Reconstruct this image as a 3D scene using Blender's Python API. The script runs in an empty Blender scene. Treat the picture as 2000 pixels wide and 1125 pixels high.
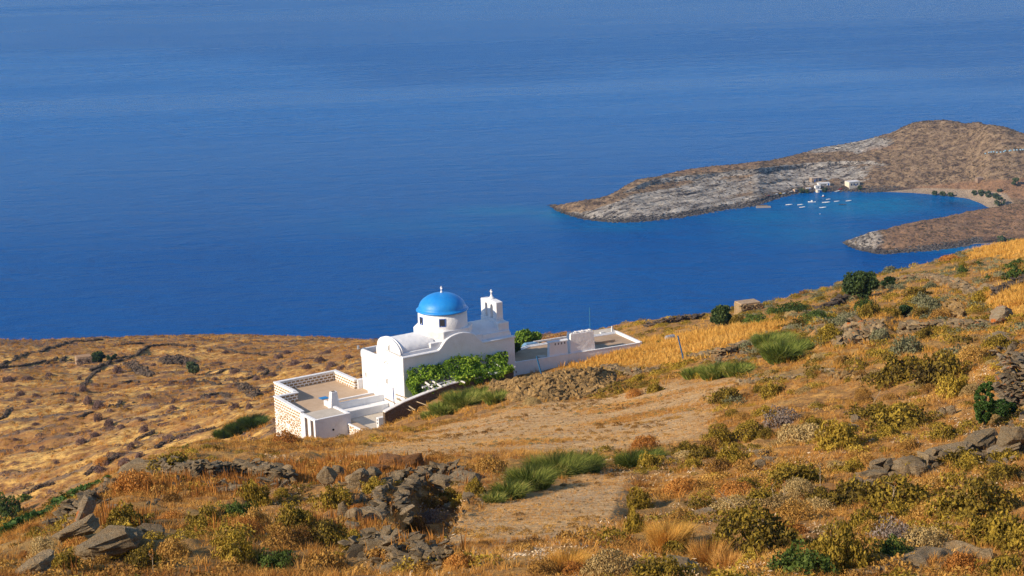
import bpy, bmesh, math, random
import numpy as np
from mathutils import Vector, Matrix
from mathutils.bvhtree import BVHTree
from mathutils.noise import noise as mnoise

R = math.radians
random.seed(7)
rng = np.random.default_rng(7)
scene = bpy.context.scene
COL = scene.collection

# ------------------------------------------------------------------ camera
CAMZ = 290.0
F = 3890.0                      # focal length in pixels of the 2000 px wide photograph
PITCH, ROLL = R(13.2), 0.035
fw = np.array([0, math.cos(PITCH), -math.sin(PITCH)])
r0 = np.array([1.0, 0, 0]); u0 = np.cross(r0, fw)
cr = math.cos(ROLL) * r0 - math.sin(ROLL) * u0
cu = math.sin(ROLL) * r0 + math.cos(ROLL) * u0
CAM = np.array([0, 0, CAMZ])
cd = bpy.data.cameras.new('camera'); cam = bpy.data.objects.new('camera', cd); COL.objects.link(cam)
cd.sensor_width = 36; cd.lens = F / 2000 * 36; cd.clip_end = 60000; cd.clip_start = 0.5
M = Matrix(((cr[0], cu[0], -fw[0], 0), (cr[1], cu[1], -fw[1], 0), (cr[2], cu[2], -fw[2], CAMZ), (0, 0, 0, 1)))
cam.matrix_world = M
scene.camera = cam

def pdir(px, py):
    px = np.asarray(px, float); py = np.asarray(py, float)
    d = fw + ((px - 1000) / F)[..., None] * cr + ((562.5 - py) / F)[..., None] * cu
    return d / np.hypot(d[..., 0], d[..., 1])[..., None]
def Pt(px, py, D): return CAM + pdir(px, py) * D
def proj(p):
    q = np.asarray(p, float) - CAM
    z = q @ fw; z = np.where(np.abs(z) < 1e-6, 1e-6, z)
    return 1000 + F * (q @ cr) / z, 562.5 - F * (q @ cu) / z
def sea_at(px, py, z=0.0):
    d = pdir(px, py); t = (z - CAMZ) / d[..., 2]; return CAM + d * t[..., None]
def mpp(p):                      # metres per photograph pixel at a point
    return float((np.asarray(p) - CAM) @ fw) / F

# ------------------------------------------------------------------ tags
def tag(o, label=None, cat=None, group=None, kind=None):
    if label: o['label'] = label
    if cat: o['category'] = cat
    if group: o['group'] = group
    if kind or cat: o['kind'] = kind or 'thing'
    return o
def empty(name, loc=(0, 0, 0), rz=0.0):
    o = bpy.data.objects.new(name, None); COL.objects.link(o)
    o.location = loc; o.rotation_euler = (0, 0, rz); o.empty_display_size = .3
    return o

# ------------------------------------------------------------------ noise (numpy)
def _h(ix, iy, s):
    n = (ix.astype(np.int64) * 374761393 + iy.astype(np.int64) * 668265263 + s * 974711) & 0xffffffff
    n = ((n ^ (n >> 13)) * 1274126177) & 0xffffffff
    return ((n ^ (n >> 16)) & 0xffff) / 32768.0 - 1.0
def vn(x, y, s=0):
    x = np.asarray(x, float); y = np.asarray(y, float)
    ix = np.floor(x); iy = np.floor(y); fx = x - ix; fy = y - iy
    fx = fx * fx * (3 - 2 * fx); fy = fy * fy * (3 - 2 * fy)
    a = _h(ix, iy, s); b = _h(ix + 1, iy, s); c = _h(ix, iy + 1, s); d = _h(ix + 1, iy + 1, s)
    return (a * (1 - fx) + b * fx) * (1 - fy) + (c * (1 - fx) + d * fx) * fy
def fbm(x, y, o=4, s=0):
    t = 0; a = 1.0
    for k in range(o):
        t = t + a * vn(x * 2 ** k + 17 * k, y * 2 ** k - 9 * k, s + k); a *= .5
    return t
def inpoly(px, py, poly):
    c = np.zeros(px.shape, bool); n = len(poly)
    for i in range(n):
        x1, y1 = poly[i]; x2, y2 = poly[(i + 1) % n]
        if y1 == y2: continue
        c ^= ((y1 > py) != (y2 > py)) & (px < (x2 - x1) * (py - y1) / (y2 - y1) + x1)
    return c
def blur(a, n):
    k = np.ones(n) / n
    a = np.apply_along_axis(lambda m: np.convolve(m, k, 'same'), 0, a)
    return np.apply_along_axis(lambda m: np.convolve(m, k, 'same'), 1, a)

# ------------------------------------------------------------------ mesh from arrays
def arr_mesh(name, V, Fc, mat=None, attrs=None, smooth=False):
    V = np.asarray(V, np.float32); Fc = np.asarray(Fc, np.int32)
    me = bpy.data.meshes.new(name)
    n, k = Fc.shape
    me.vertices.add(len(V)); me.vertices.foreach_set('co', V.ravel())
    me.loops.add(n * k); me.loops.foreach_set('vertex_index', Fc.ravel())
    me.polygons.add(n); me.polygons.foreach_set('loop_start', np.arange(0, n * k, k, dtype=np.int32))
    me.polygons.foreach_set('use_smooth', np.full(n, smooth, bool))
    me.update(calc_edges=True)
    for an, av in (attrs or {}).items():
        a = me.attributes.new(an, 'FLOAT', 'POINT'); a.data.foreach_set('value', np.asarray(av, np.float32).ravel())
    if mat: me.materials.append(mat)
    return me
def add(name, me, parent=None):
    o = bpy.data.objects.new(name, me); COL.objects.link(o)
    if parent: o.parent = parent
    return o

class MB:                        # collects boxes, prisms, tubes; builds ONE mesh
    def __init__(s): s.v = []; s.f = []
    def raw(s, V, Fs):
        b = len(s.v); s.v += [tuple(p) for p in V]; s.f += [tuple(b + i for i in f) for f in Fs]; return s
    def box(s, x0, x1, y0, y1, z0, z1, tx=0, ty=0):
        V = [(x0, y0, z0), (x1, y0, z0), (x1, y1, z0), (x0, y1, z0),
             (x0 + tx, y0 + ty, z1), (x1 - tx, y0 + ty, z1), (x1 - tx, y1 - ty, z1), (x0 + tx, y1 - ty, z1)]
        return s.raw(V, [(3, 2, 1, 0), (4, 5, 6, 7), (0, 1, 5, 4), (1, 2, 6, 5), (2, 3, 7, 6), (3, 0, 4, 7)])
    def prism(s, poly, a0, a1, plane='uv'):
        n = len(poly)
        if plane == 'uv': g = lambda p, a: (p[0], p[1], a)
        elif plane == 'vh': g = lambda p, a: (a, p[0], p[1])
        else: g = lambda p, a: (p[0], a, p[1])
        V = [g(p, a0) for p in poly] + [g(p, a1) for p in poly]
        return s.raw(V, [tuple(range(n))[::-1], tuple(range(n, 2 * n))] + [(i, (i + 1) % n, n + (i + 1) % n, n + i) for i in range(n)])
    def tube(s, pts, rad, n=8):
        pts = [Vector(p) for p in pts]; rad = rad if isinstance(rad, (list, tuple)) else [rad] * len(pts)
        V = []
        for i, p in enumerate(pts):
            d = (pts[min(i + 1, len(pts) - 1)] - pts[max(i - 1, 0)]).normalized()
            a = d.orthogonal().normalized() if i == 0 else (a - d * a.dot(d)).normalized()
            b = d.cross(a)
            for k in range(n):
                t = 2 * math.pi * k / n; V.append(p + (a * math.cos(t) + b * math.sin(t)) * rad[i])
        Fs = [(i * n + k, i * n + (k + 1) % n, (i + 1) * n + (k + 1) % n, (i + 1) * n + k) for i in range(len(pts) - 1) for k in range(n)]
        Fs += [tuple(range(n))[::-1], tuple((len(pts) - 1) * n + k for k in range(n))]
        return s.raw(V, Fs)
    def lathe(s, cx, cy, prof, n=40, a0=0, a1=2 * math.pi):
        full = abs(a1 - a0 - 2 * math.pi) < 1e-6; m = n if full else n + 1
        V = []; Fs = []
        for r, z in prof:
            for k in range(m):
                t = a0 + (a1 - a0) * k / n; V.append((cx + r * math.cos(t), cy + r * math.sin(t), z))
        for i in range(len(prof) - 1):
            for k in range(n):
                k2 = (k + 1) % m; Fs.append((i * m + k, i * m + k2, (i + 1) * m + k2, (i + 1) * m + k))
        return s.raw(V, Fs)
    def build(s, name, mat, parent=None, bevel=0, smooth=False):
        me = bpy.data.meshes.new(name); me.from_pydata(s.v, [], s.f)
        bm = bmesh.new(); bm.from_mesh(me); bmesh.ops.recalc_face_normals(bm, faces=bm.faces); bm.to_mesh(me); bm.free()
        if smooth:
            for p in me.polygons: p.use_smooth = True
        me.materials.append(mat); o = add(name, me, parent)
        if bevel:
            m = o.modifiers.new('soft_edge', 'BEVEL'); m.width = bevel; m.segments = 2; m.limit_method = 'ANGLE'; m.angle_limit = R(40)
        return o

# ------------------------------------------------------------------ materials
class NT:
    def __init__(s, m): s.t = m.node_tree; s.n = s.t.nodes; s.l = s.t.links
    def N(s, typ, **kw):
        n = s.n.new(typ)
        ins = kw.pop('ins', {})
        for k, v in kw.items(): setattr(n, k, v)
        for k, v in ins.items(): s.set(n.inputs[k], v)
        return n
    def set(s, inp, v):
        if isinstance(v, bpy.types.NodeSocket): s.l.new(v, inp)
        else:
            if inp.type == 'RGBA' and len(v) == 3: v = (*v, 1)
            inp.default_value = v
    def pos(s): return s.N('ShaderNodeNewGeometry').outputs['Position']
    def obj(s): return s.N('ShaderNodeTexCoord').outputs['Object']
    def noise(s, vec, scale, detail=4, rough=.6, dist=0, dim='3D'):
        n = s.N('ShaderNodeTexNoise', noise_dimensions=dim, ins={'Scale': scale, 'Detail': detail, 'Roughness': rough, 'Distortion': dist})
        if vec is not None: s.l.new(vec, n.inputs['Vector'])
        return n.outputs[0]
    def mapv(s, vec, scale=(1, 1, 1), rot=(0, 0, 0)):
        return s.N('ShaderNodeMapping', ins={'Vector': vec, 'Scale': scale, 'Rotation': rot}).outputs[0]
    def ramp(s, fac, stops, interp='LINEAR'):
        n = s.N('ShaderNodeValToRGB'); s.set(n.inputs[0], fac); r = n.color_ramp; r.interpolation = interp
        while len(r.elements) < len(stops): r.elements.new(.5)
        for e, (p, c) in zip(r.elements, stops):
            e.position = p; e.color = (*c, 1) if not isinstance(c, (int, float)) else (c, c, c, 1)
        return n.outputs[0]
    def mix(s, fac, a, b, mode='MIX'):
        n = s.N('ShaderNodeMix', data_type='RGBA', blend_type=mode)
        s.set(n.inputs[0], fac); s.set(n.inputs[6], a); s.set(n.inputs[7], b); return n.outputs[2]
    def math(s, op, a, b=0.0, c=0.0, clamp=False):
        n = s.N('ShaderNodeMath', operation=op, use_clamp=clamp)
        s.set(n.inputs[0], a); s.set(n.inputs[1], b); s.set(n.inputs[2], c); return n.outputs[0]
    def attr(s, name): return s.N('ShaderNodeAttribute', attribute_name=name).outputs['Fac']
    def bump(s, h, strength=.3, dist=.05, normal=None):
        n = s.N('ShaderNodeBump', ins={'Height': h, 'Strength': strength, 'Distance': dist})
        if normal is not None: s.l.new(normal, n.inputs['Normal'])
        return n.outputs[0]
    def bsdf(s, color, rough=.9, normal=None, spec=.3, **kw):
        b = s.n.get('Principled BSDF')
        s.set(b.inputs['Base Color'], color); s.set(b.inputs['Roughness'], rough)
        s.set(b.inputs['Specular IOR Level'], spec)
        if normal is not None: s.l.new(normal, b.inputs['Normal'])
        for k, v in kw.items(): s.set(b.inputs[k], v)
        return b
def newmat(name):
    m = bpy.data.materials.new(name); m.use_nodes = True; return m, NT(m)

def M_plain(name, c, rough=.7, var=.12, scale=3, spec=.3, bump=.15, bd=.02):
    m, t = newmat(name); p = t.obj()
    n = t.noise(p, scale, 5, .65)
    col = t.mix(t.ramp(n, [(.3, 0.), (.7, 1.)]), tuple(x * (1 - var) for x in c), tuple(min(1, x * (1 + var)) for x in c))
    t.bsdf(col, rough, t.bump(t.noise(p, scale * 6, 4), bump, bd), spec)
    return m
def M_leaf(name, cols, rough=.75, trans=0.0, big=.25, spec=.2):
    """leaf colour from a per-leaf attribute, drifting by object and by place"""
    m, t = newmat(name)
    rnd = t.N('ShaderNodeObjectInfo').outputs['Random']
    f = t.math('ADD', t.math('MULTIPLY', t.attr('tint'), .6), t.math('MULTIPLY', t.math('SUBTRACT', t.noise(t.pos(), big, 3), .5), 1.1))
    f = t.math('ADD', f, t.math('MULTIPLY', rnd, .3), clamp=True)
    n = len(cols)
    col = t.ramp(f, [(.1 + .8 * i / (n - 1), c) for i, c in enumerate(cols)])
    b = t.bsdf(col, rough, None, spec)
    if trans:
        tr = t.N('ShaderNodeBsdfTranslucent', ins={'Color': col}).outputs[0]
        mx = t.N('ShaderNodeMixShader', ins={0: trans}); t.l.new(b.outputs[0], mx.inputs[1]); t.l.new(tr, mx.inputs[2])
        t.l.new(mx.outputs[0], t.n['Material Output'].inputs[0])
    return m
STRAW = [(.27, .115, .028), (.52, .255, .055), (.74, .42, .11), (.86, .57, .22)]
mStraw = M_leaf('dry_grass', STRAW, trans=.25)
mGold = M_leaf('golden_grass', [(.50, .25, .045), (.68, .38, .075), (.78, .49, .14)], trans=.3, big=.1)
mValley = M_leaf('valley_grass', [(.46, .20, .04), (.68, .35, .07), (.80, .47, .12)], trans=.25, big=.05)
mRust = M_leaf('rust_grass', [(.22, .085, .02), (.48, .20, .04), (.66, .34, .08)], trans=.2)
mOlive = M_leaf('olive_scrub', [(.05, .035, .010), (.165, .115, .016), (.34, .235, .026), (.52, .355, .05)], trans=.15)
mBrownS = M_leaf('brown_scrub', [(.10, .05, .016), (.30, .155, .035), (.50, .28, .06), (.62, .38, .11)], trans=.15)
mSage = M_leaf('sage_scrub', [(.10, .10, .05), (.18, .18, .09), (.27, .25, .14)], trans=.1)
mGreenS = M_leaf('green_scrub', [(.03, .05, .012), (.07, .11, .018), (.13, .17, .03)], trans=.15)
mBroom = M_leaf('broom_green', [(.06, .09, .015), (.16, .21, .035), (.28, .31, .06), (.48, .42, .12)], trans=.3, big=.9)
mRush = M_leaf('rush_green', [(.05, .07, .012), (.13, .165, .03), (.25, .27, .05), (.50, .40, .12)], trans=.3, big=.8)
mPurple = M_leaf('thorn_purple', [(.10, .06, .052), (.19, .12, .10), (.28, .18, .15)], trans=.05)
mGrey = M_leaf('dead_grey', [(.12, .09, .07), (.21, .165, .135), (.30, .24, .205)])
mVine = M_leaf('vine_leaf', [(.05, .11, .01), (.16, .29, .016), (.34, .48, .04), (.52, .58, .09)], trans=.35, big=.6, spec=.4)
mCreep = M_leaf('creeper_leaf', [(.02, .05, .008), (.05, .11, .015), (.11, .19, .03)], trans=.3, spec=.4)
mTree = M_leaf('tree_leaf', [(.018, .040, .010), (.045, .08, .018), (.10, .135, .03)], trans=.15, spec=.4)
mFig = M_leaf('fig_leaf', [(.06, .12, .012), (.14, .25, .02), (.28, .38, .04)], trans=.25, spec=.4)
mTam = M_leaf('tamarisk_leaf', [(.05, .075, .03), (.09, .12, .05), (.14, .16, .07)], trans=.1)
mLitter = M_leaf('pale_litter', [(.42, .26, .12), (.62, .46, .28), (.78, .66, .48)])
mBark = M_plain('bark', (.10, .07, .045), .9, .3, 6)

def M_rock(name, a, b, c, lichen=.0, scale=1.0):
    m, t = newmat(name); p = t.pos()
    n = t.noise(p, 1.6 * scale, 8, .7, .4)
    st = t.noise(t.mapv(p, (1, 1, 5)), 3.5 * scale, 6, .7, .5)
    col = t.mix(t.ramp(n, [(.3, 0.), (.7, 1.)]), a, b)
    col = t.mix(t.ramp(st, [(.42, 0.), (.62, .8)]), col, c)
    col = t.mix(t.ramp(t.noise(p, 25 * scale, 4), [(.35, .55), (.6, 0.)]), col, tuple(x * .35 for x in a))
    rnd = t.attr('tint')
    col = t.mix(t.math('MULTIPLY', rnd, .75), col, tuple(x * .22 for x in b))
    if lichen:
        l = t.ramp(t.noise(p, 2.1 * scale, 6, .7, .6), [(.60 - .02 * lichen, 0.), (.64, 1.)])
        col = t.mix(t.math('MULTIPLY', l, .85), col, (.55, .15, .02))
    h = t.math('ADD', t.math('MULTIPLY', st, 1.3), t.math('MULTIPLY', t.noise(p, 7 * scale, 9, .8), 1.1))
    t.bsdf(col, .95, t.bump(h, .9, .13 / scale), .1)
    return m
mRock = M_rock('schist_rock', (.26, .195, .12), (.52, .41, .26), (.40, .26, .125))
mRockL = M_rock('lichen_rock', (.28, .225, .15), (.54, .45, .32), (.38, .25, .13), 1.2)
mRockR = M_rock('rusty_rock', (.30, .13, .04), (.38, .20, .09), (.18, .09, .045), .3)
mStoneW = M_rock('wall_stone', (.30, .22, .13), (.54, .42, .26), (.58, .36, .14), .2, 1.0)
mRubble = M_rock('rubble_stone', (.36, .23, .10), (.60, .41, .20), (.66, .38, .11), .0, 1.0)
mStoneF = M_rock('far_stone', (.16, .12, .09), (.29, .225, .17), (.24, .155, .09), .0, .4)

def M_white(name, c=(.79, .80, .815)):
    m, t = newmat(name); p = t.obj()
    n = t.noise(p, .9, 6, .7)
    col = t.mix(t.ramp(n, [(.35, .0), (.75, 1.)]), c, tuple(x * .9 for x in c))
    col = t.mix(t.ramp(t.noise(t.mapv(p, (3, 3, .5)), 1.6, 5, .7), [(.58, 0.), (.75, .35)]), col, (.62, .60, .56))
    col = t.mix(t.ramp(t.noise(t.mapv(p, (1, 1, .6)), .55, 8, .8), [(.52, 0.), (.70, .38)]), col, (.58, .52, .44))
    h = t.math('ADD', t.noise(p, 1.8, 5, .6), t.math('MULTIPLY', t.noise(p, 14, 4), .25))
    t.bsdf(col, .85, t.bump(h, .8, .09), .2)
    return m
mWhite = M_white('whitewash')
mWhiteR = M_white('weathered_whitewash', (.70, .68, .66))
mBlueDome = None
def M_dome():
    m, t = newmat('dome_blue_paint'); p = t.obj()
    n = t.noise(p, 1.2, 5, .6)
    col = t.mix(t.ramp(n, [(.3, 0.), (.7, 1.)]), (.008, .20, .62), (.014, .26, .72))
    col = t.mix(t.ramp(t.noise(t.mapv(p, (1, 1, .35)), 5, 7, .75), [(.44, 0.), (.74, .55)]), col, (.05, .33, .70))
    t.bsdf(col, .46, t.bump(t.noise(p, 2.2, 6), .5, .06), .4)
    return m
mDome = M_dome()
mBlue = M_plain('blue_paint', (.02, .10, .40), .5, .2, 6)
mPostB = M_plain('dull_blue_paint', (.02, .11, .24), .6, .2, 6)
mBlueLt = M_plain('bright_blue_paint', (.02, .20, .50), .5, .1, 3)
mDark = M_plain('dark_interior', (.02, .02, .022), .6, .2)
mGlass = M_plain('window_glass', (.03, .04, .055), .12, .2, 2, .5, .02)
mBrownDoor = M_plain('door_wood', (.10, .065, .04), .7, .2, 5)
mWoodP = M_plain('weathered_wood', (.40, .31, .20), .85, .25, 6)
mMetal = M_plain('grey_metal', (.28, .29, .31), .5, .2, 4)
mAnt = M_plain('antenna_blue', (.05, .20, .32), .5)
mRed = M_plain('red_paint', (.45, .03, .02), .5)
mYel = M_plain('yellow_paint', (.75, .45, .02), .5)
mBoatW = M_plain('boat_white', (.80, .80, .78), .4, .05, 2)
mBoatD = M_plain('boat_dark', (.05, .07, .12), .5)
def M_floor(name, a, b, scale=.8):
    m, t = newmat(name); p = t.obj()
    n = t.noise(p, scale, 7, .7, .3)
    col = t.mix(t.ramp(n, [(.3, 0.), (.7, 1.)]), a, b)
    col = t.mix(t.ramp(t.noise(p, scale * 4, 5, .7), [(.5, 0.), (.75, .4)]), col, tuple(x * .6 for x in a))
    t.bsdf(col, .9, t.bump(t.noise(p, 12, 4), .2, .02), .2)
    return m
mTerr = M_floor('terrace_screed', (.44, .31, .20), (.54, .41, .29))
mRoofG = M_floor('grey_tan_roof', (.34, .235, .15), (.47, .34, .23))
mConc = M_floor('pale_concrete', (.45, .40, .33), (.60, .54, .46))
def M_masonry(name, mode):
    """whitewashed joints round brown stones; u+v against height, so it works on both wall directions"""
    m, t = newmat(name)
    s = t.N('ShaderNodeSeparateXYZ', ins={0: t.obj()}).outputs
    along = t.math('ADD', s[0], s[1])
    xy = t.N('ShaderNodeCombineXYZ', ins={0: along, 1: s[2], 2: 0.0}).outputs[0]
    wob = t.N('ShaderNodeVectorMath', operation='ADD', ins={0: xy, 1: t.N('ShaderNodeVectorMath', operation='SCALE', ins={0: t.N('ShaderNodeTexNoise', ins={'Vector': xy, 'Scale': 4.0}).outputs[1], 'Scale': .09}).outputs[0]}).outputs[0]
    br = t.N('ShaderNodeTexBrick', ins={'Vector': wob, 'Color1': (1, 1, 1), 'Color2': (1, 1, 1), 'Mortar': (0, 0, 0), 'Scale': 1.0, 'Mortar Size': .052, 'Brick Width': .44, 'Row Height': .255, 'Mortar Smooth': .15})
    brick = br.outputs[0]
    vo = t.N('ShaderNodeTexVoronoi', feature='DISTANCE_TO_EDGE', ins={'Vector': t.mapv(wob, (.8, 1.25, 1)), 'Scale': 3.3})
    net = t.ramp(t.math('ADD', vo.outputs[0], t.math('MULTIPLY', t.math('SUBTRACT', t.noise(xy, 7., 4), .5), .11)), [(.075, 0.), (.125, 1.)])
    if mode == 'brick': st = brick
    elif mode == 'net': st = net
    else: st = t.mix(t.ramp(t.math('ADD', s[2], t.math('MULTIPLY', t.noise(xy, 1.5), .8)), [(.72, 0.), (.74, 1.)]), net, brick)
    n = t.noise(xy, 3.0, 5)
    stone = t.mix(t.ramp(n, [(.35, 0.), (.65, 1.)]), (.25, .145, .055), (.42, .27, .13))
    col = t.mix(st, (.78, .76, .72), stone)
    t.bsdf(col, .9, t.bump(t.math('MULTIPLY', st, -1.), .4, .04), .2)
    return m
mBrick = M_masonry('stone_courses', 'brick'); mNet = M_masonry('stone_net', 'net'); mBoth = M_masonry('stone_mixed', 'both')
# ------------------------------------------------------------------ terrain by sections
def pchip_cols(D, Z, d):
    """D, Z: K x C knots (D rising); d: R x C queries -> R x C"""
    K, C = D.shape
    h = np.diff(D, axis=0); s = np.diff(Z, axis=0) / h
    m = np.zeros_like(Z); m[0] = s[0]; m[-1] = s[-1]
    a, b = s[:-1], s[1:]; ok = a * b > 0
    w1 = 2 * h[1:] + h[:-1]; w2 = h[1:] + 2 * h[:-1]
    with np.errstate(divide='ignore', invalid='ignore'):
        mm = (w1 + w2) / (w1 / a + w2 / b)
    m[1:-1] = np.where(ok, mm, 0)
    out = np.zeros_like(d); cc = np.arange(C)[None, :].repeat(d.shape[0], 0)
    k = np.zeros(d.shape, int)
    for j in range(1, K - 1): k += d >= D[j][None, :]
    D0 = D[k, cc]; H = h[k, cc]; t = np.clip((d - D0) / H, 0, 1)
    return ((2 * t**3 - 3 * t**2 + 1) * Z[k, cc] + (t**3 - 2 * t**2 + t) * H * m[k, cc]
            + (-2 * t**3 + 3 * t**2) * Z[k + 1, cc] + (t**3 - t**2) * H * m[k + 1, cc])
def lin_cols(D, Z, d):
    K, C = D.shape; cc = np.arange(C)[None, :].repeat(d.shape[0], 0); k = np.zeros(d.shape, int)
    for j in range(1, K - 1): k += d >= D[j][None, :]
    t = np.clip((d - D[k, cc]) / (D[k + 1, cc] - D[k, cc]), 0, 1)
    return Z[k, cc] * (1 - t) + Z[k + 1, cc] * t
def gsm(a, sig):
    if sig <= 0: return a
    n = int(sig * 3); k = np.exp(-.5 * (np.arange(-n, n + 1) / sig) ** 2); k /= k.sum()
    return np.convolve(np.pad(a, n, mode='edge'), k, 'valid')
def loft(cols, curves, fine, rows, sig):
    """curves: ('p', cols, py, D) or ('z', cols, z, D); returns X, Y, Z grids, rows x columns"""
    Dk, Zk, Ak = [], [], []
    for kind, c, a, d in curves:
        af = gsm(np.interp(fine, c, a), sig); df = gsm(np.interp(fine, c, d), sig)
        if kind == 'p':
            v = pdir(fine, af); Zk.append(CAMZ + df * v[:, 2]); Ak.append(v[:, 0] / v[:, 1])
        else:
            v = pdir(fine, np.full_like(fine, 1125.)); Zk.append(af); Ak.append(Ak[-1] if Ak else v[:, 0] / v[:, 1])
        Dk.append(df)
    D = np.array(Dk); Z = np.array(Zk); A = np.array(Ak)
    ds = []
    for k in range(len(D) - 1):
        t = np.linspace(0, 1, rows[k], endpoint=False)[:, None]
        ds.append(D[k] * (1 - t) + D[k + 1] * t)
    ds.append(D[-1:]); d = np.concatenate(ds)
    z = pchip_cols(D, Z, d); a = lin_cols(D, A, d)
    y = d / np.sqrt(1 + a * a)
    return a * y, y, z
def grid_faces(Rn, Cn):
    i = np.arange(Rn - 1)[:, None] * Cn + np.arange(Cn - 1)[None, :]
    i = i.ravel(); return np.stack([i, i + 1, i + Cn + 1, i + Cn], 1)

c0 = [-300, 0, 200, 400, 540, 600, 640, 700, 770, 850, 1000, 1150, 1250, 1300, 1450, 1600, 1800, 2000, 2300]
Cs = [-300, 0, 200, 330, 450, 560, 700, 850, 1000, 1150, 1190, 1300, 1390, 1450, 1600, 1700, 1800, 1850, 1900, 1960, 2000, 2300]
curves = [
 ('z', [-300, 2300], [CAMZ - 1.7] * 2, [3, 3]),
 ('z', [-300, 2300], [CAMZ - 9.0] * 2, [22, 22]),
 ('p', [-300, 2300], [1125, 1125], [45, 36]),
 ('p', c0, [1165, 1062, 960, 905, 905, 903, 902, 900, 900, 900, 900, 900, 900, 900, 900, 900, 900, 900, 900],
           [66, 66, 74, 84, 85, 86, 86, 86, 86, 85, 83, 80, 78, 77, 73, 70, 66, 62, 58]),
 ('p', c0, [1172, 1050, 935, 868, 872, 864, 866, 854, 834, 800, 776, 768, 750, 738, 722, 712, 700, 700, 700],
           [85, 85, 95, 112, 138, 146, 148, 150, 155, 156, 148, 142, 140, 139, 130, 118, 108, 95, 85]),
 ('p', c0, [1230, 1110, 985, 890, 858, 855, 860, 852, 828, 778, 740, 712, 684, 675, 655, 638, 610, 590, 575],
           [140, 140, 150, 160, 164, 163, 163, 164, 166, 168, 173, 176, 180, 178, 172, 165, 160, 155, 150]),
 ('p', c0, [1190, 1062, 965, 890, 845, 832, 822, 800, 785, 760, 722, 672, 650, 643, 623, 596, 552, 512, 460],
           [240, 240, 240, 235, 218, 218, 220, 226, 230, 235, 238, 226, 214, 208, 206, 205, 208, 214, 220]),
 ('p', c0, [960, 850, 820, 790, 768, 758, 748, 730, 720, 710, 690, 655, 640, 632, 613, 578, 527, 488, 430],
           [320, 320, 320, 320, 318, 316, 316, 318, 318, 318, 305, 262, 236, 230, 228, 228, 238, 252, 262]),
 ('p', c0, [800, 738, 728, 712, 705, 702, 700, 694, 690, 686, 679, 650, 635, 627, 609, 572, 521, 480, 424],
           [420, 420, 425, 425, 420, 415, 412, 400, 395, 390, 365, 285, 250, 243, 240, 240, 252, 274, 290]),
 ('p', Cs, [668, 664, 661, 657, 656, 656, 667, 668, 668, 650, 642, 623, 616, 605, 566, 541, 515, 505, 490, 480, 474, 415],
           [520, 520, 540, 545, 540, 530, 510, 470, 425, 310, 295, 258, 252, 252, 252, 258, 268, 274, 282, 292, 300, 320]),
]
# behind the skyline the slope falls away to the shore
f0 = np.concatenate([np.linspace(-1500, -320, 30, endpoint=False), np.linspace(-320, 2320, 1020), np.linspace(2330, 3400, 30)])
sk = curves[-1]
skD = np.interp(Cs, sk[1], sk[3]); skv = pdir(Cs, sk[2]); skZ = CAMZ + skD * skv[:, 2]
curves.append(('z', Cs, skZ - 16, skD + 45))
curves.append(('z', Cs, skZ - 52, skD + 120))
curves.append(('z', Cs, np.full(len(Cs), -8.), skD + 420))
rows = [10, 24, 120, 190, 130, 90, 130, 110, 130, 26, 16, 16]
HX, HY, HZ = loft(None, curves, f0, rows, 7)

# frames of the buildings (needed to level the ground under them)
TH = R(32.5)
P0 = Pt(793, 806, 170.0)
UD = np.array([math.cos(TH), math.sin(TH)]); VD = np.array([-math.sin(TH), math.cos(TH)])
TA = R(25)
A0 = Pt(1007, 709, 177.0)
UA = np.array([math.cos(TA), math.sin(TA)]); VA = np.array([-math.sin(TA), math.cos(TA)])

px, py = proj(np.stack([HX, HY, HZ], -1))
DD = np.hypot(HX, HY)
ROAD = [[(640, 905), (790, 850), (1000, 795), (1150, 778), (1300, 755), (1420, 735), (1490, 738), (1430, 765), (1392, 800), (1385, 850), (1300, 868), (1200, 882), (1080, 882), (900, 895)],
        [(955, 990), (1080, 950), (1180, 925), (1265, 905), (1225, 950), (1200, 1000), (1195, 1040), (1100, 1072), (1000, 1092), (870, 1085), (865, 1045), (905, 1010)]]
GOLD = [[(1085, 722), (1160, 695), (1280, 660), (1400, 640), (1540, 634), (1500, 655), (1400, 700), (1335, 716), (1190, 716)],
        [(1850, 470), (2100, 440), (2100, 500), (1900, 505)], [(1915, 592), (1980, 570), (2100, 560), (2100, 628), (1960, 622)]]
road = np.zeros(px.shape); gold = np.zeros(px.shape)
wx = 9 * fbm(HX / 2.2, HY / 2.2, 3, 201); wy = 5 * fbm(HX / 2.2 + 50, HY / 2.2, 3, 203)
for q in ROAD: road += inpoly(px + wx, py + wy, q) & (DD < 172) & (DD > 40)
for q in GOLD: gold += inpoly(px + wx * 2, py + wy, q) & (DD < 330)
road = blur(road, 13); gold = blur(gold, 5)
valley = np.clip((DD - 195) / 20, 0, 1) * np.clip((1130 - px) / 60, 0, 1)
amp = 1 - .8 * np.clip(road * 1.3, 0, 1)
near = np.clip((190 - DD) / 40, 0, 1)
disp = near * amp * (.30 * fbm(HX / 5.5, HY / 5.5, 3, 3) + .17 * fbm(HX / 1.3, HY / 1.3, 3, 11))
far = 1 - near
disp += far * (.55 * fbm(HX / 14, HY / 14, 4, 5) + .22 * fbm(HX / 3, HY / 3, 3, 9)) * (.45 + .55 * valley)
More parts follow.
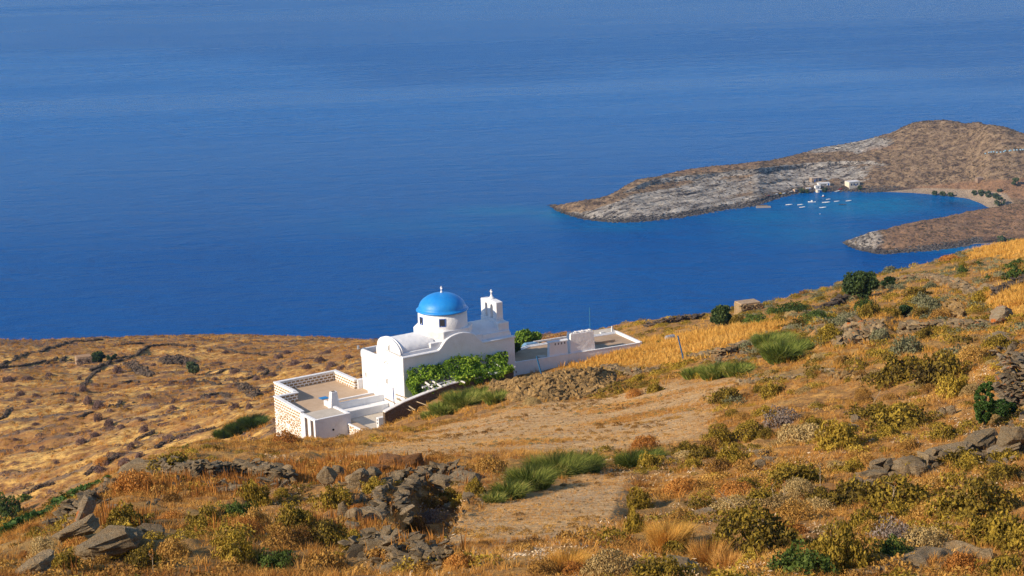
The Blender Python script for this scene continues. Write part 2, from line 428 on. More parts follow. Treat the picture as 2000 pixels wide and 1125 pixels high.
# old terraces across the valley slope
tt = (DD + 12 * fbm(HX / 38, HY / 38, 3, 21)) / 10.5; ff = tt - np.floor(tt)
step = np.where(ff < .82, ff / .82, (1 - ff) / .18) - .5
lip = valley * np.clip((ff - .64) / .05, 0, 1) * (ff < .86) * np.clip(.9 + 1.6 * fbm(HX / 14, HY / 14, 3, 37), 0, 1)
disp += valley * 1.15 * step * np.clip((500 - DD) / 60, 0, 1) * np.clip(.5 + fbm(HX / 40, HY / 40, 2, 31), 0, 1)
for q, dz in [([(790, 975), (850, 955), (905, 965), (890, 1010), (870, 1045), (800, 1055), (770, 1030)], -.9), ([(420, 1000), (520, 960), (640, 970), (620, 1010), (500, 1060)], -.35), ([(1340, 1090), (1440, 1060), (1480, 1090), (1400, 1130)], -.4),
              ([(1900, 560), (2100, 530), (2100, 600), (1940, 610)], .8), ([(1580, 640), (1740, 620), (1740, 660), (1600, 690)], .5)]:
    disp = disp + dz * blur((inpoly(px, py, q) & (DD < 320)).astype(float), 9)
edge = np.clip((DD - 25) / 20, 0, 1)
HZ = HZ + disp * edge
# level the plots
X2 = np.stack([HX - P0[0], HY - P0[1]], -1); U = X2 @ UD; V = X2 @ VD
top = np.where((V < 13) & (V > -2.95) & (U > -9.0) & (U < 12), P0[2] - .6, 1e9)
top = np.where((V < 13) & (V > 2.0) & (U > -8.6) & (U < 0), P0[2] - 2.0, top)
HZ = np.minimum(HZ, top)
X3 = np.stack([HX - A0[0], HY - A0[1]], -1); UU = X3 @ UA; VV = X3 @ VA
HZ = np.where((UU > .3) & (UU < 12.0) & (VV > .25) & (VV < 7), np.minimum(HZ, A0[2] - .9), HZ)
HZ = np.where((UU > -3) & (UU < 12.9) & (VV > .25) & (VV < 9), np.minimum(HZ, A0[2] - .25), HZ)
slope = np.abs(step) * 0

def M_ground():
    m, t = newmat('hillside_ground'); p = t.pos()
    big = t.noise(p, .045, 5, .6); mid = t.noise(p, .33, 6, .68, .3); fine = t.noise(p, 3.2, 8, .75)
    hi = t.noise(p, 17, 6, .8)
    c = t.ramp(mid, [(.30, (.15, .07, .028)), (.42, (.38, .185, .055)), (.55, (.56, .29, .075)), (.70, (.68, .40, .13))])
    c = t.mix(t.ramp(fine, [(.40, .75), (.58, 0.)]), c, (.17, .09, .04))
    c = t.mix(t.ramp(hi, [(.52, 0.), (.68, .55)]), c, (.70, .48, .24))
    c = t.mix(t.ramp(big, [(.52, 0.), (.66, .45)]), c, (.30, .22, .09))
    # valley: broad straw patches, dark scrub and loose grey stone
    v = t.noise(t.mapv(p, (1, .55, 1)), .075, 7, .66, .5); v2 = t.noise(p, .42, 7, .72, .3); v3 = t.noise(p, 1.5, 6, .75)
    cv = t.ramp(v2, [(.36, (.20, .10, .038)), (.45, (.49, .255, .075)), (.58, (.80, .49, .14))])
    cv = t.mix(t.ramp(v, [(.46, .75), (.56, 0.)]), cv, (.32, .145, .05))
    cv = t.mix(t.ramp(v3, [(.38, .8), (.5, 0.)]), cv, (.16, .085, .05))
    cv = t.mix(t.math('MULTIPLY', t.ramp(t.noise(p, .12, 4, .6), [(.56, 0.), (.66, .75)]), t.ramp(v3, [(.45, 0.), (.6, 1.)])), cv, (.28, .22, .16))
    cv = t.mix(t.math('MULTIPLY', t.attr('lip'), t.ramp(t.noise(p, 1.1, 5, .75), [(.36, .25), (.52, 1.)])), cv, t.mix(v3, (.11, .065, .045), (.26, .19, .13)))
    c = t.mix(t.attr('valley'), c, cv)
    crest = t.ramp(v3, [(.35, (.10, .06, .04)), (.55, (.30, .18, .10)), (.7, (.36, .27, .18))])
    c = t.mix(t.attr('crest'), c, crest)
    tr = t.ramp(t.noise(t.mapv(p, (1, 1.3, 1)), 1.3, 9, .8, .2), [(.36, (.30, .17, .075)), (.44, (.56, .33, .145)), (.54, (.70, .45, .21)), (.66, (.86, .62, .34))])
    tr = t.mix(t.ramp(t.noise(p, 5, 8, .8), [(.38, .8), (.48, 0.)]), tr, (.22, .135, .07))
    tr = t.mix(t.ramp(t.noise(p, .35, 5, .7), [(.5, 0.), (.68, .6)]), tr, (.44, .33, .22))
    c = t.mix(t.attr('road'), c, tr)
    gd = t.ramp(t.noise(p, 2.5, 7, .75), [(.35, (.40, .19, .05)), (.5, (.60, .34, .08)), (.65, (.70, .42, .12))])
    c = t.mix(t.attr('gold'), c, gd)
    h = t.math('ADD', t.math('MULTIPLY', fine, 1.2), t.math('MULTIPLY', hi, .35))
    h = t.math('ADD', h, t.math('MULTIPLY', v3, 1.2))
    t.bsdf(c, .95, t.bump(h, .8, .16), .1)
    return m
mGround = M_ground()
crest = np.clip((DD - (np.interp(px, Cs, skD) - 45)) / 25, 0, 1) * np.clip((1300 - px) / 150, 0, 1) * np.clip(.6 + fbm(HX / 20, HY / 20, 3, 77), 0, 1)
Rn, Cn = HX.shape
ground = add('hillside', arr_mesh('hillside', np.stack([HX, HY, HZ], -1).reshape(-1, 3), grid_faces(Rn, Cn), mGround,
             {'lip': lip, 'road': np.clip(road, 0, 1), 'gold': np.clip(gold, 0, 1), 'valley': valley, 'crest': crest}, True))
tag(ground, kind='structure')
HP = np.stack([HX, HY, HZ], -1)
c_a = int(np.searchsorted(f0, -330)); c_b = int(np.searchsorted(f0, 2330))
sub = HP[::2, c_a:c_b:2]; sr, sc_ = sub.shape[:2]
BV = BVHTree.FromPolygons([Vector(p) for p in sub.reshape(-1, 3)], [tuple(int(x) for x in f) for f in grid_faces(sr, sc_)])
PX, PY = proj(HP)

# ------------------------------------------------------------------ sea-level land: peninsula and headland
def M_far(name, seed):
    m, t = newmat(name); p = t.pos()
    q = t.mapv(t.mapv(p, (1, 1, 1), (0, 0, R(-33))), (.45, 1.9, 2.6))
    big = t.noise(p, .012, 5, .6); n1 = t.noise(q, .035, 9, .72, .8); n2 = t.noise(p, .16, 7, .75); n3 = t.noise(q, .11, 8, .75, .5)
    scrub = t.ramp(n2, [(.36, (.09, .06, .042)), (.45, (.25, .17, .105)), (.55, (.41, .28, .165)), (.67, (.55, .39, .24))])
    rock = t.ramp(n3, [(.37, (.06, .052, .05)), (.43, (.27, .235, .20)), (.52, (.50, .445, .375)), (.64, (.80, .73, .63))])
    rocky = t.ramp(t.math('ADD', t.attr('rocky'), t.math('MULTIPLY', t.math('SUBTRACT', n1, .5), 1.5)), [(.42, 0.), (.58, 1.)])
    c = t.mix(rocky, scrub, rock)
    c = t.mix(t.math('MULTIPLY', t.attr('earth'), t.ramp(n2, [(.35, .15), (.6, .8)])), c, (.42, .22, .115))
    c = t.mix(t.attr('sand'), c, t.mix(n2, (.42, .31, .21), (.54, .42, .30)))
    z = t.N('ShaderNodeSeparateXYZ', ins={0: p}).outputs[2]
    zz = t.math('ADD', z, t.math('MULTIPLY', t.math('SUBTRACT', n3, .5), 4))
    wet = t.math('MULTIPLY', t.ramp(t.math('MULTIPLY', zz, .4), [(.25, .95), (.9, 0.)]), t.math('SUBTRACT', 1., t.attr('sand')))
    c = t.mix(wet, c, (.055, .045, .045))
    h = t.math('ADD', t.math('MULTIPLY', n3, 1.4), n2)
    t.bsdf(c, .95, t.bump(h, 1., 3.5), .1)
    return m
pc = [1070, 1085, 1100, 1130, 1160, 1200, 1240, 1280, 1320, 1360, 1400, 1440, 1480, 1495, 1520, 1560, 1600, 1650, 1700, 1740, 1780, 1820, 1850, 1890, 1915, 1930, 1960, 2000, 2200, 2600]
pW = [403.5, 412, 419, 429, 434, 437, 437, 434, 430, 424, 418, 411, 405, 399, 391, 382, 379, 378, 379, 379, 380, 383, 386, 391, 400, 409, 414, 416, 430, 440]
pR = [402, 400, 398, 394, 390, 375, 357, 350, 341, 333, 327, 322, 317, 315, 311, 304, 292, 284, 273, 262, 241, 235, 235, 243, 241, 245, 249, 260, 300, 360]
pD = [4, 8, 13, 24, 36, 55, 75, 88, 98, 104, 108, 106, 98, 98, 98, 105, 118, 126, 134, 142, 152, 158, 160, 158, 158, 158, 156, 152, 140, 130]
def coast(c, W, Rr, Dl, mids, fine, rws, sig, names, behind=(30, 90)):
    Wd = np.hypot(*[sea_at(np.array(c, float), np.array(W, float), -.6)[:, i] for i in (0, 1)])
    Wd = np.array(Wd); W = np.array(W, float); Rr = np.array(Rr, float); Dl = np.array(Dl, float)
    cv = [('z', c, np.full(len(c), -6.), Wd - 18), ('p', c, W, Wd)]
    for a, b in mids: cv.append(('p', c, W + (Rr - W) * a, Wd + Dl * b))
    cv.append(('p', c, Rr, Wd + Dl))
    rz = CAMZ + (Wd + Dl) * pdir(c, Rr)[:, 2]
    cv.append(('z', c, rz * .55 - 1, Wd + Dl + 8 + Dl * .25)); cv.append(('z', c, np.full(len(c), -8.), Wd + Dl + 16 + Dl * .7))
    return loft(None, cv, fine, rws, sig)
fp = np.concatenate([np.linspace(1066, 2080, 720), np.linspace(2084, 2600, 60)])
QX, QY, QZ = coast(pc, pW, pR, pD, [(.08, .09), (.22, .2), (.6, .55)], fp, [6, 30, 45, 110, 130, 14, 10], 3, None)
qx, qy = proj(np.stack([QX, QY, QZ], -1))
qa = QX * .84 + QY * .54; qb = -QX * .54 + QY * .84
ridge = fbm(qa / 42, qb / 10, 5, 41); rdg = 1 - np.abs(ridge)
rocky = (np.clip((1720 - qx) / 420, 0, 1) * np.clip((qy - (np.interp(qx, pc, pR) + 16)) / 10, 0, 1) * .85
         + .75 * inpoly(qx, qy, [(1560, 300), (1620, 284), (1720, 266), (1760, 280), (1720, 295), (1640, 300)])
         + .5 * inpoly(qx, qy, [(1480, 330), (1720, 322), (1760, 334), (1560, 350), (1480, 350)])
         + .35 * inpoly(qx, qy, [(1480, 352), (1700, 336), (1760, 360), (1600, 362), (1480, 380)]))
rocky = np.clip(blur(blur(rocky, 31), 21) + .15 * np.clip((1200 - qx) / 60, 0, 1), 0, 1)
frac = np.clip((np.interp(qx, pc, pW) - qy) / np.maximum(4, np.interp(qx, pc, pW) - np.interp(qx, pc, pR)), 0, 1)
damp = np.clip((QZ - .2) / 3, .12, 1)
flat = inpoly(qx, qy, [(1490, 400), (1520, 378), (1580, 362), (1700, 362), (2100, 350), (2100, 420), (1500, 410)])
flat = blur(flat.astype(float), 9)
QZ2 = QZ + damp * (1 - .85 * flat) * (1.1 * ridge + .9 * (rdg - .6) * rocky * 2 + .35 * fbm(QX / 5, QY / 4, 3, 43))
lx = [1190, 1250, 1310, 1400, 1480, 1560, 1640, 1760]; ly = [381, 364, 353, 346, 337, 330, 322, 318]
dl = np.interp(qx, lx, ly) - qy + 1.6 * fbm(QX / 25, QY / 25, 3, 301)
win = np.clip((qx - 1190) / 60, 0, 1) * np.clip((1760 - qx) / 120, 0, 1)
QZ2 = QZ2 + win * (2.6 * np.clip((dl + 1) / 2.2, 0, 1) * np.clip((22 - dl) / 18, 0, 1))
for k_, (off, hh_) in enumerate([(20, .8)]):
    d2 = -dl - off + 2.5 * fbm(QX / 18, QY / 18, 3, 310 + k_); QZ2 = QZ2 - win * damp * (1 - .9 * flat) * hh_ * np.clip((d2 + .8) / 1.8, 0, 1) * np.clip((12 - d2) / 11, 0, 1)
rocky = np.clip(rocky + win * .9 * np.exp(-((dl + .2) / 2.2) ** 2) - win * .55 * ((dl > 2) & (dl < 22)), 0, 1)
sand = inpoly(qx, qy, [(1500, 408), (1490, 396), (1560, 376), (1640, 374)]).astype(float) * 0
sand += inpoly(qx, qy, [(1700, 384), (1702, 377), (1800, 367), (1900, 370), (1965, 378), (1985, 404), (1960, 425), (1920, 425), (1880, 396), (1800, 388)])
sand += .55 * inpoly(qx, qy, [(1500, 396), (1560, 378), (1620, 372), (1640, 378), (1560, 386)])
earth = inpoly(qx, qy, [(1600, 374), (1640, 366), (1760, 368), (1880, 356), (2100, 345), (2100, 400), (1960, 385), (1800, 373), (1700, 376)]).astype(float)
earth += .45 * inpoly(qx, qy, [(1310, 347), (1340, 332), (1480, 318), (1560, 306), (1560, 314), (1400, 338)])
earth += .6 * inpoly(qx, qy, [(1680, 292), (1705, 284), (1760, 287), (1700, 296)])
pen = add('peninsula', arr_mesh('peninsula', np.stack([QX, QY, QZ2], -1).reshape(-1, 3), grid_faces(*QX.shape), M_far('peninsula_ground', 1),
          {'rocky': rocky, 'sand': np.clip(blur(sand, 5), 0, 1), 'earth': np.clip(blur(earth, 7), 0, 1)}, True))
tag(pen, kind='structure')
hc = [1646, 1660, 1680, 1710, 1735, 1760, 1800, 1830, 1880, 1905, 1930, 2000, 2200, 2500]
hW = [477, 485, 492, 499, 499, 497, 495, 492, 486, 482, 482, 481, 480, 480]
hR = [475, 470, 463, 452, 446, 440, 432, 427, 418, 413, 410, 400, 375, 350]
hD = [3, 9, 18, 28, 36, 42, 50, 56, 66, 72, 78, 95, 130, 160]
fh = np.linspace(1643, 2500, 520)
EX, EY, EZ = coast(hc, hW, hR, hD, [(.1, .11), (.3, .28), (.65, .6)], fh, [5, 24, 40, 60, 60, 12, 8], 2, None)
ex, ey = proj(np.stack([EX, EY, EZ], -1))
r2 = fbm(EX / 18, EY / 8, 5, 51)
rk2 = np.clip((1745 - ex) / 50, 0, 1) + np.clip((ey - (np.interp(ex, hc, hW) - 14)) / 6, 0, 1) * .8 + .4 * inpoly(ex, ey, [(1790, 452), (1840, 444), (1900, 432), (1850, 452)])
rk2 = np.clip(blur(np.clip(rk2, 0, 1), 7), 0, 1)
sd2 = blur(inpoly(ex, ey, [(1893, 484), (1900, 475), (1960, 473), (2100, 470), (2100, 490), (1893, 488)]).astype(float), 3)
EZ2 = EZ + np.clip((EZ - .2) / 3, .15, 1) * (1 - .9 * sd2) * (.7 * r2 + 1.3 * (.4 - np.abs(r2)) * rk2 + .3 * fbm(EX / 4, EY / 4, 3, 53))
headl = add('headland', arr_mesh('headland', np.stack([EX, EY, EZ2], -1).reshape(-1, 3), grid_faces(*EX.shape), M_far('headland_ground', 2),
            {'rocky': rk2, 'sand': sd2, 'earth': np.clip(blur(((1 - rk2) * .85 + .4 * inpoly(ex, ey, [(1880, 430), (1920, 408), (2200, 390), (2200, 420)])), 5), 0, 1)}, True))
tag(headl, kind='structure')

def bvh_of(A):
    a = A[::2, ::2]; r, c = a.shape[:2]
    return BVHTree.FromPolygons([Vector(p) for p in a.reshape(-1, 3)], [tuple(int(x) for x in f) for f in grid_faces(r, c)])
BVP = bvh_of(np.stack([QX, QY, QZ2], -1)); BVE = bvh_of(np.stack([EX, EY, EZ2], -1))
def G(x, y, bv=None):
    """the ground the eye meets at a photograph pixel"""
    d = Vector(pdir(x, y)).normalized(); best = None
    for b in ([bv] if bv else [BV, BVE, BVP]):
        h = b.ray_cast(Vector(CAM), d)
        if h[0] is not None and (best is None or h[3] < best[1]): best = (h[0], h[3])
    return np.array(best[0]) if best else np.array(sea_at(x, y))
def drop(x, y, bv=None, default=0.0):
    h = (bv or BV).ray_cast(Vector((x, y, 500)), Vector((0, 0, -1)))
    return h[0].z if h[0] is not None else default

# ------------------------------------------------------------------ sea
def M_sea():
    m, t = newmat('sea_water'); p = t.pos()
    deep = (.0003, .076, .30); teal = (.001, .17, .37)
    n = t.noise(t.mapv(p, (1, .35, 1), (0, 0, R(8))), .0016, 4, .55, .6)
    c = t.mix(t.ramp(n, [(.35, 0.), (.7, 1.)]), deep, (.0006, .095, .34))
    c = t.mix(t.math('MULTIPLY', t.attr('slick_haze'), .7), c, (.003, .13, .43))  # paler blue with distance: haze painted into the water colour
    c = t.mix(t.math('MULTIPLY', t.attr('shallow'), t.ramp(t.noise(p, .02, 5, .65, .6), [(.3, .55), (.65, 1.)])), c, teal)
    c = t.mix(t.math('MULTIPLY', t.attr('seagrass'), t.ramp(t.noise(p, .05, 4), [(.4, 0.), (.6, .8)])), c, (.01, .03, .12))
    w1 = t.noise(t.mapv(p, (.35, 1, 1), (0, 0, R(6))), .22, 4, .62, .5)
    w2 = t.noise(t.mapv(p, (.5, 1, 1), (0, 0, R(-20))), .9, 4, .65, .3)
    w3 = t.noise(t.mapv(p, (.3, 1, 1), (0, 0, R(12))), .045, 3, .6, .6)
    h = t.math('ADD', t.math('MULTIPLY', w1, 1.), t.math('MULTIPLY', w2, .35)); h = t.math('ADD', h, t.math('MULTIPLY', w3, 2.2))
    calm = t.ramp(t.noise(t.mapv(p, (.3, 1, 1), (0, 0, R(-5))), .0011, 4, .55, .8), [(.45, .22), (.62, .34)])
    t.bsdf(c, calm, t.bump(h, 1., 3.0), t.math('ADD', .03, t.math('MULTIPLY', t.attr('slick_haze'), .09)), IOR=1.30, **{'Specular Tint': (.30, .58, 1.0, 1)})
    return m
sy = np.concatenate([np.linspace(-1500, 900, 12, endpoint=False), np.linspace(900, 2100, 220, endpoint=False), np.geomspace(2100, 40000, 60)])
sx = np.concatenate([np.linspace(-25000, -500, 16, endpoint=False), np.linspace(-500, 800, 260, endpoint=False), np.linspace(800, 25000, 16)])
SX, SY = np.meshgrid(sx, sy)
tpx, tpy = proj(np.stack([SX, SY, SX * 0], -1)); okk = SY > 500
sh = np.zeros(SX.shape)
for cx, cy, rx, ry, a in [(1700, 400, 190, 26, 1.), (1500, 425, 130, 22, .7), (1560, 455, 160, 22, .45), (1200, 440, 130, 14, .5), (1090, 418, 70, 16, .8), (980, 412, 120, 12, .6), (830, 440, 200, 20, .25), (1880, 395, 60, 12, .9), (1900, 486, 120, 8, 1.)]:
    sh = np.maximum(sh, a * np.exp(-(((tpx - cx) / rx) ** 2 + ((tpy - cy) / ry) ** 2) * 1.1))
slick_haze = np.clip((SY - 1350) / 700, 0, 1) * np.clip((2520 + 260 * fbm(SX / 500, SY / 900, 3, 7) - SX * .55 - SY) / 160, .35, 1)  # one mask for the calm band and the painted distance haze
sg = np.exp(-(((tpx - 1860) / 55) ** 2 + ((tpy - 398 - (tpx - 1860) * .1) / 7) ** 2)) + .7 * np.exp(-(((tpx - 1620) / 30) ** 2 + ((tpy - 390) / 4) ** 2))
sea = add('sea', arr_mesh('sea', np.stack([SX, SY, SX * 0], -1).reshape(-1, 3), grid_faces(*SX.shape), M_sea(), {'shallow': sh * okk, 'seagrass': sg * okk, 'slick_haze': slick_haze}, True))
tag(sea, kind='structure')

# ------------------------------------------------------------------ light
SAZ, SEL = R(62), R(28)
sv = Vector((-math.sin(SAZ) * math.cos(SEL), -math.cos(SAZ) * math.cos(SEL), math.sin(SEL)))
sl = bpy.data.lights.new('sun', 'SUN'); so = bpy.data.objects.new('sun', sl); COL.objects.link(so)
sl.energy = 5.0; sl.angle = R(.53); sl.color = (1.0, .83, .62)
so.rotation_euler = sv.to_track_quat('Z', 'Y').to_euler(); so.location = (0, 0, 400)
w = bpy.data.worlds.new('World'); scene.world = w; w.use_nodes = True
wn = w.node_tree; sky = wn.nodes.new('ShaderNodeTexSky'); sky.sky_type = 'NISHITA'; sky.sun_disc = False
sky.sun_elevation = SEL; sky.sun_rotation = math.atan2(sv.x, sv.y); sky.air_density = 1.0; sky.dust_density = .05; sky.ozone_density = 3.0
bg = wn.nodes['Background']; wn.links.new(sky.outputs[0], bg.inputs[0]); bg.inputs[1].default_value = .135
scene.view_settings.view_transform = 'Standard'; scene.view_settings.look = 'None'; scene.view_settings.exposure = 0.30
scene.render.filter_size = 1.05; scene.view_settings.gamma = 1
scene.cycles.max_bounces = 6; scene.cycles.diffuse_bounces = 3; scene.cycles.transparent_max_bounces = 4
scene.cycles.use_denoising = True; scene.cycles.denoising_prefilter = 'NONE'

# ------------------------------------------------------------------ air
hz = MB().box(-26000, 26000, -1700, 41000, -9.5, CAMZ + 3)
hm, ht = newmat('haze_air'); ht.n.remove(ht.n['Principled BSDF'])
pv = ht.N('ShaderNodeVolumePrincipled', ins={'Color': (.22, .52, 1.0), 'Density': .00005, 'Anisotropy': .2}); ht.l.new(pv.outputs[0], ht.n['Material Output'].inputs['Volume'])
haze = hz.build('haze', hm); tag(haze, kind='stuff')
scene.cycles.volume_step_rate = 10; scene.cycles.volume_bounces = 0
# ------------------------------------------------------------------ church
def arc(c, r, a0, a1, n, sy=1.0, cy=0.0):
    return [(c + r * math.cos(a0 + (a1 - a0) * i / n), cy + r * sy * math.sin(a0 + (a1 - a0) * i / n)) for i in range(n + 1)]
def cross(mb, x, y, z, h, ax='v'):
    w = h * .30; t = h * .085
    if ax == 'v':
        mb.box(x - t, x + t, y - t, y + t, z, z + h); mb.box(x - t * .9, x + t * .9, y - w, y + w, z + h * .56, z + h * .56 + 2 * t)
    else:
        mb.box(x - t, x + t, y - t, y + t, z, z + h); mb.box(x - w, x + w, y - t * .9, y + t * .9, z + h * .56, z + h * .56 + 2 * t)
    mb.lathe(x, y, [(0.0001, z - .12), (t * 2.4, z - .08), (t * 2.6, z), (t * 1.2, z + .08)], 12)
church = empty('church', tuple(P0), TH)
tag(church, 'whitewashed church with bright blue dome, drum and small belfry above the sea', 'church')
B = .07
# facade: raised gable of the nave and the lower aisle front
gab = [(-.05, -2.2), (-.05, 5.1), (.28, 5.12), (.34, 5.3)] + arc(2.4, 2.05, 0, math.pi, 20, .53, 5.3)[0:] + [(4.46, 5.3), (4.75, 5.1), (4.75, -2.2)]
MB().prism(gab, -.12, .10, 'vh').build('facade_wall', mWhite, church, B)
MB().box(.30, 11.6, 4.35, 4.75, -2.2, 5.0).box(11.2, 11.6, .35, 4.35, -2.2, 5.2).build('nave_wall', mWhite, church, B)
# side wall with the arched gable of the cross arm
def sgab(u0, u1):
    pts = [(u0, 5.1)]
    for i in range(29):
        s = -1 + 2 * i / 28; u = 5.95 + s * 2.35
        h = 5.1 + 1.22 * (math.sqrt(max(0, 1 - (s * 1.18) ** 2)) if abs(s) < .80 else .33 * ((1 - abs(s)) / .2) ** 1.3)
        pts.append((u, h))
    pts.append((u1, 5.1)); return pts
pts = [(-.10, -2.2)] + sgab(-.10, 11.7) + [(11.7, -2.2)]
MB().prism(pts, -.02, .34, 'uh').build('side_wall', mWhite, church, B)
MB().prism([(u, h - .16) for u, h in sgab(-.12, 3.5)[:1]] + [(3.55, 4.94), (3.55, 5.06), (-.12, 5.06)], -.10, -.02, 'uh').build('cornice', mWhite, church, .02)
MB().prism([(8.35, 4.94), (11.75, 4.94), (11.75, 5.06), (8.35, 5.06)], -.10, -.02, 'uh').build('cornice', mWhite, church, .02)
# vaults
vault = [(.30, 4.9), (.34, 5.34), (.50, 5.36)] + arc(2.4, 1.92, 0, math.pi, 24, .50, 5.36) + [(4.35, 5.36), (4.46, 5.34), (4.5, 4.9)]
MB().prism(vault, .10, 3.6, 'vh').build('vault_roof', mWhite, church, .03)
MB().prism(vault, 7.4, 11.5, 'vh').build('vault_roof', mWhite, church, .03)
MB().box(3.0, 4.2, .34, 1.1, 4.9, 5.75).build('roof_step', mWhite, church, B)
MB().box(7.6, 8.5, .34, 1.1, 4.9, 5.75).box(8.5, 11.4, .34, .62, 5.1, 5.62).build('roof_step', mWhite, church, B)
arm = arc(5.95, 1.95, 0, math.pi, 22, .62, 5.05)
MB().prism(arm, .30, 2.2, 'uh').build('arm_vault', mWhite, church, .02)
blk = [(3.25, 1.35), (4.35, .22), (7.0, .22), (8.05, 1.3), (8.05, 3.7), (7.0, 4.8), (4.35, 4.8), (3.25, 3.7)]
MB().prism(blk, 4.8, 6.62, 'uv').build('crossing_block', mWhite, church, B)
CU, CV = 5.65, 2.5
drum = MB().lathe(CU, CV, [(2.26, 6.5), (2.24, 6.62), (2.22, 8.08), (1.9, 8.10)], 64).build('drum', mWhite, church, 0, True)
for k, am in enumerate([-122.5 + 1, -185 + 5, 62]):      # window openings, as angles in the church's own axes
    a = R(am - 0)
    ca, sa = math.cos(a), math.sin(a)
    def bx(r0_, r1_, w_, z0, z1):
        V = []
        for z in (z0, z1):
            for r, s in ((r0_, -w_), (r1_, -w_), (r1_, w_), (r0_, w_)): V.append((CU + r * ca - s * sa, CV + r * sa + s * ca, z))
        return V, [(3, 2, 1, 0), (4, 5, 6, 7), (0, 1, 5, 4), (1, 2, 6, 5), (2, 3, 7, 6), (3, 0, 4, 7)]
    fr = MB()
    for w0, w1, z0, z1 in ((0, .29, 6.98, 7.04), (0, .29, 7.66, 7.72)): fr.raw(*bx(2.10, 2.245, w1, z0, z1))
    for sgn in (-1, 1):
        V, Fs = bx(2.10, 2.245, .03, 7.04, 7.66)
        fr.raw([(x - sgn * .26 * sa, y + sgn * .26 * ca, z) for x, y, z in V], Fs)
    wn_ = fr.build('window', mBlue, church)
    MB().raw(*bx(2.1, 2.232, .24, 7.04, 7.66)).build('pane', mGlass, wn_)
rim = [(2.22, 8.04), (2.36, 8.06), (2.38, 8.13), (2.26, 8.20)]
dm = [(2.26 - .0 if i == 0 else 2.14 * math.cos(i / 22 * math.pi / 2) + .02, 8.20 + 1.42 * math.sin(i / 22 * math.pi / 2)) for i in range(23)]
dm[0] = (2.18, 8.22)
dome = MB().lathe(CU, CV, rim + dm[1:22] + [(.001, 9.63)], 72).build('dome', mDome, church, 0, True)
cm = MB(); cross(cm, CU, CV, 9.70, .52); cm.build('cross', mWhite, dome)
# belfry standing on the east end wall
bf = empty('belfry', (0, 0, 0)); bf.parent = church
v0, v1, bh0, bh1 = 1.12, 3.78, 6.55, 8.25
def arch_hole(vc, w, z0, z1):    # up the left side, over the arch, down the right
    return [(vc - w, z0)] + [(vc - w * math.cos(t), z1 - w + w * math.sin(t)) for t in [math.pi * i / 8 for i in range(9)]] + [(vc + w, z0)]
out = [(v0, bh0)] + arch_hole(1.95, .21, bh0, 7.85) + arch_hole(2.88, .21, bh0, 7.85) + [(v1, bh0), (v1, bh1 - .12), (2.45, bh1), (v0, bh1 - .12)]
MB().prism(out, 10.55, 11.25, 'vh').build('bell_wall', mWhite, bf, .035)
MB().box(10.50, 11.30, v0 - .04, v1 + .04, 5.6, 6.55).box(10.35, 11.5, .55, v0 + .3, 5.1, 6.35).build('plinth', mWhite, bf, B)
cm = MB(); cm.lathe(10.9, 2.45, [(.30, 8.18), (.26, 8.34), (.12, 8.46), (.001, 8.5)], 14); cross(cm, 10.9, 2.45, 8.55, .55); cm.build('cross', mWhite, bf)
for vc in (1.95, 2.88):
    MB().lathe(10.9, vc, [(.001, 7.62), (.07, 7.60), (.10, 7.45), (.15, 7.34), (.001, 7.34)], 12).build('bell', mMetal, bf, 0, True)
# aisle on the far side: flat roof behind a low parapet
MB().box(0.0, 9.0, 4.75, 7.9, -3.2, 3.75).build('aisle_wall', mWhite, church, B)
MB().box(.22, 8.8, 4.76, 7.66, 3.752, 3.80).build('aisle_roof', mRoofG, church)
MB().box(-.06, .20, 4.75, 7.94, 3.5, 4.3).box(-.06, 9.05, 7.68, 7.94, 3.5, 4.3).build('aisle_parapet', mWhite, church, B)
def niche(u, vc, r, dep, z0, z1, name):
    m = MB(); prof = []
    n = 12
    V = []; Fs = []; lv = [(z0, 1)] + [(z1 - r * .8 + r * .8 * math.sin(t), math.cos(t)) for t in [math.pi / 2 * i / 6 for i in range(7)]]
    for z, s in lv:
        for k in range(n + 1):
            t = math.pi * k / n; V.append((u - dep * s * math.sin(t) + .02, vc + r * s * math.cos(t), z))
    for i in range(len(lv) - 1):
        for k in range(n): Fs.append((i * (n + 1) + k, i * (n + 1) + k + 1, (i + 1) * (n + 1) + k + 1, (i + 1) * (n + 1) + k))
    m.raw(V, Fs).build(name, mWhite, church, 0, True)
niche(0, 5.75, .98, .42, -2, 3.1, 'buttress'); niche(-.12, 1.75, .62, .22, -2, 4.1, 'buttress')
for u, v, z, w, h in ((-.09, 6.95, 2.0, .16, .26), (-.16, 2.95, 2.28, .15, .24), (-.16, 2.28, 5.5, .17, .28)):
    f = MB().box(u - .03, u + .05, v - w, v + w, z - h, z - h + .05).box(u - .03, u + .05, v - w, v + w, z + h - .05, z + h).box(u - .03, u + .05, v - w, v - w + .05, z - h, z + h).box(u - .03, u + .05, v + w - .05, v + w, z - h, z + h).build('window', mWhite, church)
    MB().box(u + .0, u + .045, v - w + .04, v + w - .04, z - h + .04, z + h - .04).build('pane', M_plain('window_shade', (.33, .31, .29), .6, .1), f)
MB().prism([(2.68, 3.92)] + arc(3.0, .30, math.pi, 0, 8, 1, 3.92) + arc(3.0, .2, 0, math.pi, 8, 1, 3.92), -.19, -.11, 'vh').build('door_hood', mWhiteR, church)
MB().box(-.15, -.11, 2.55, 3.5, -.3, 1.9).build('door', mWhiteR, church, .02)
MB().tube([(-.3, 7.8, 4.3), (-.3, 7.8, 4.62)], .12, 8).build('roof_vent', mMetal, church)

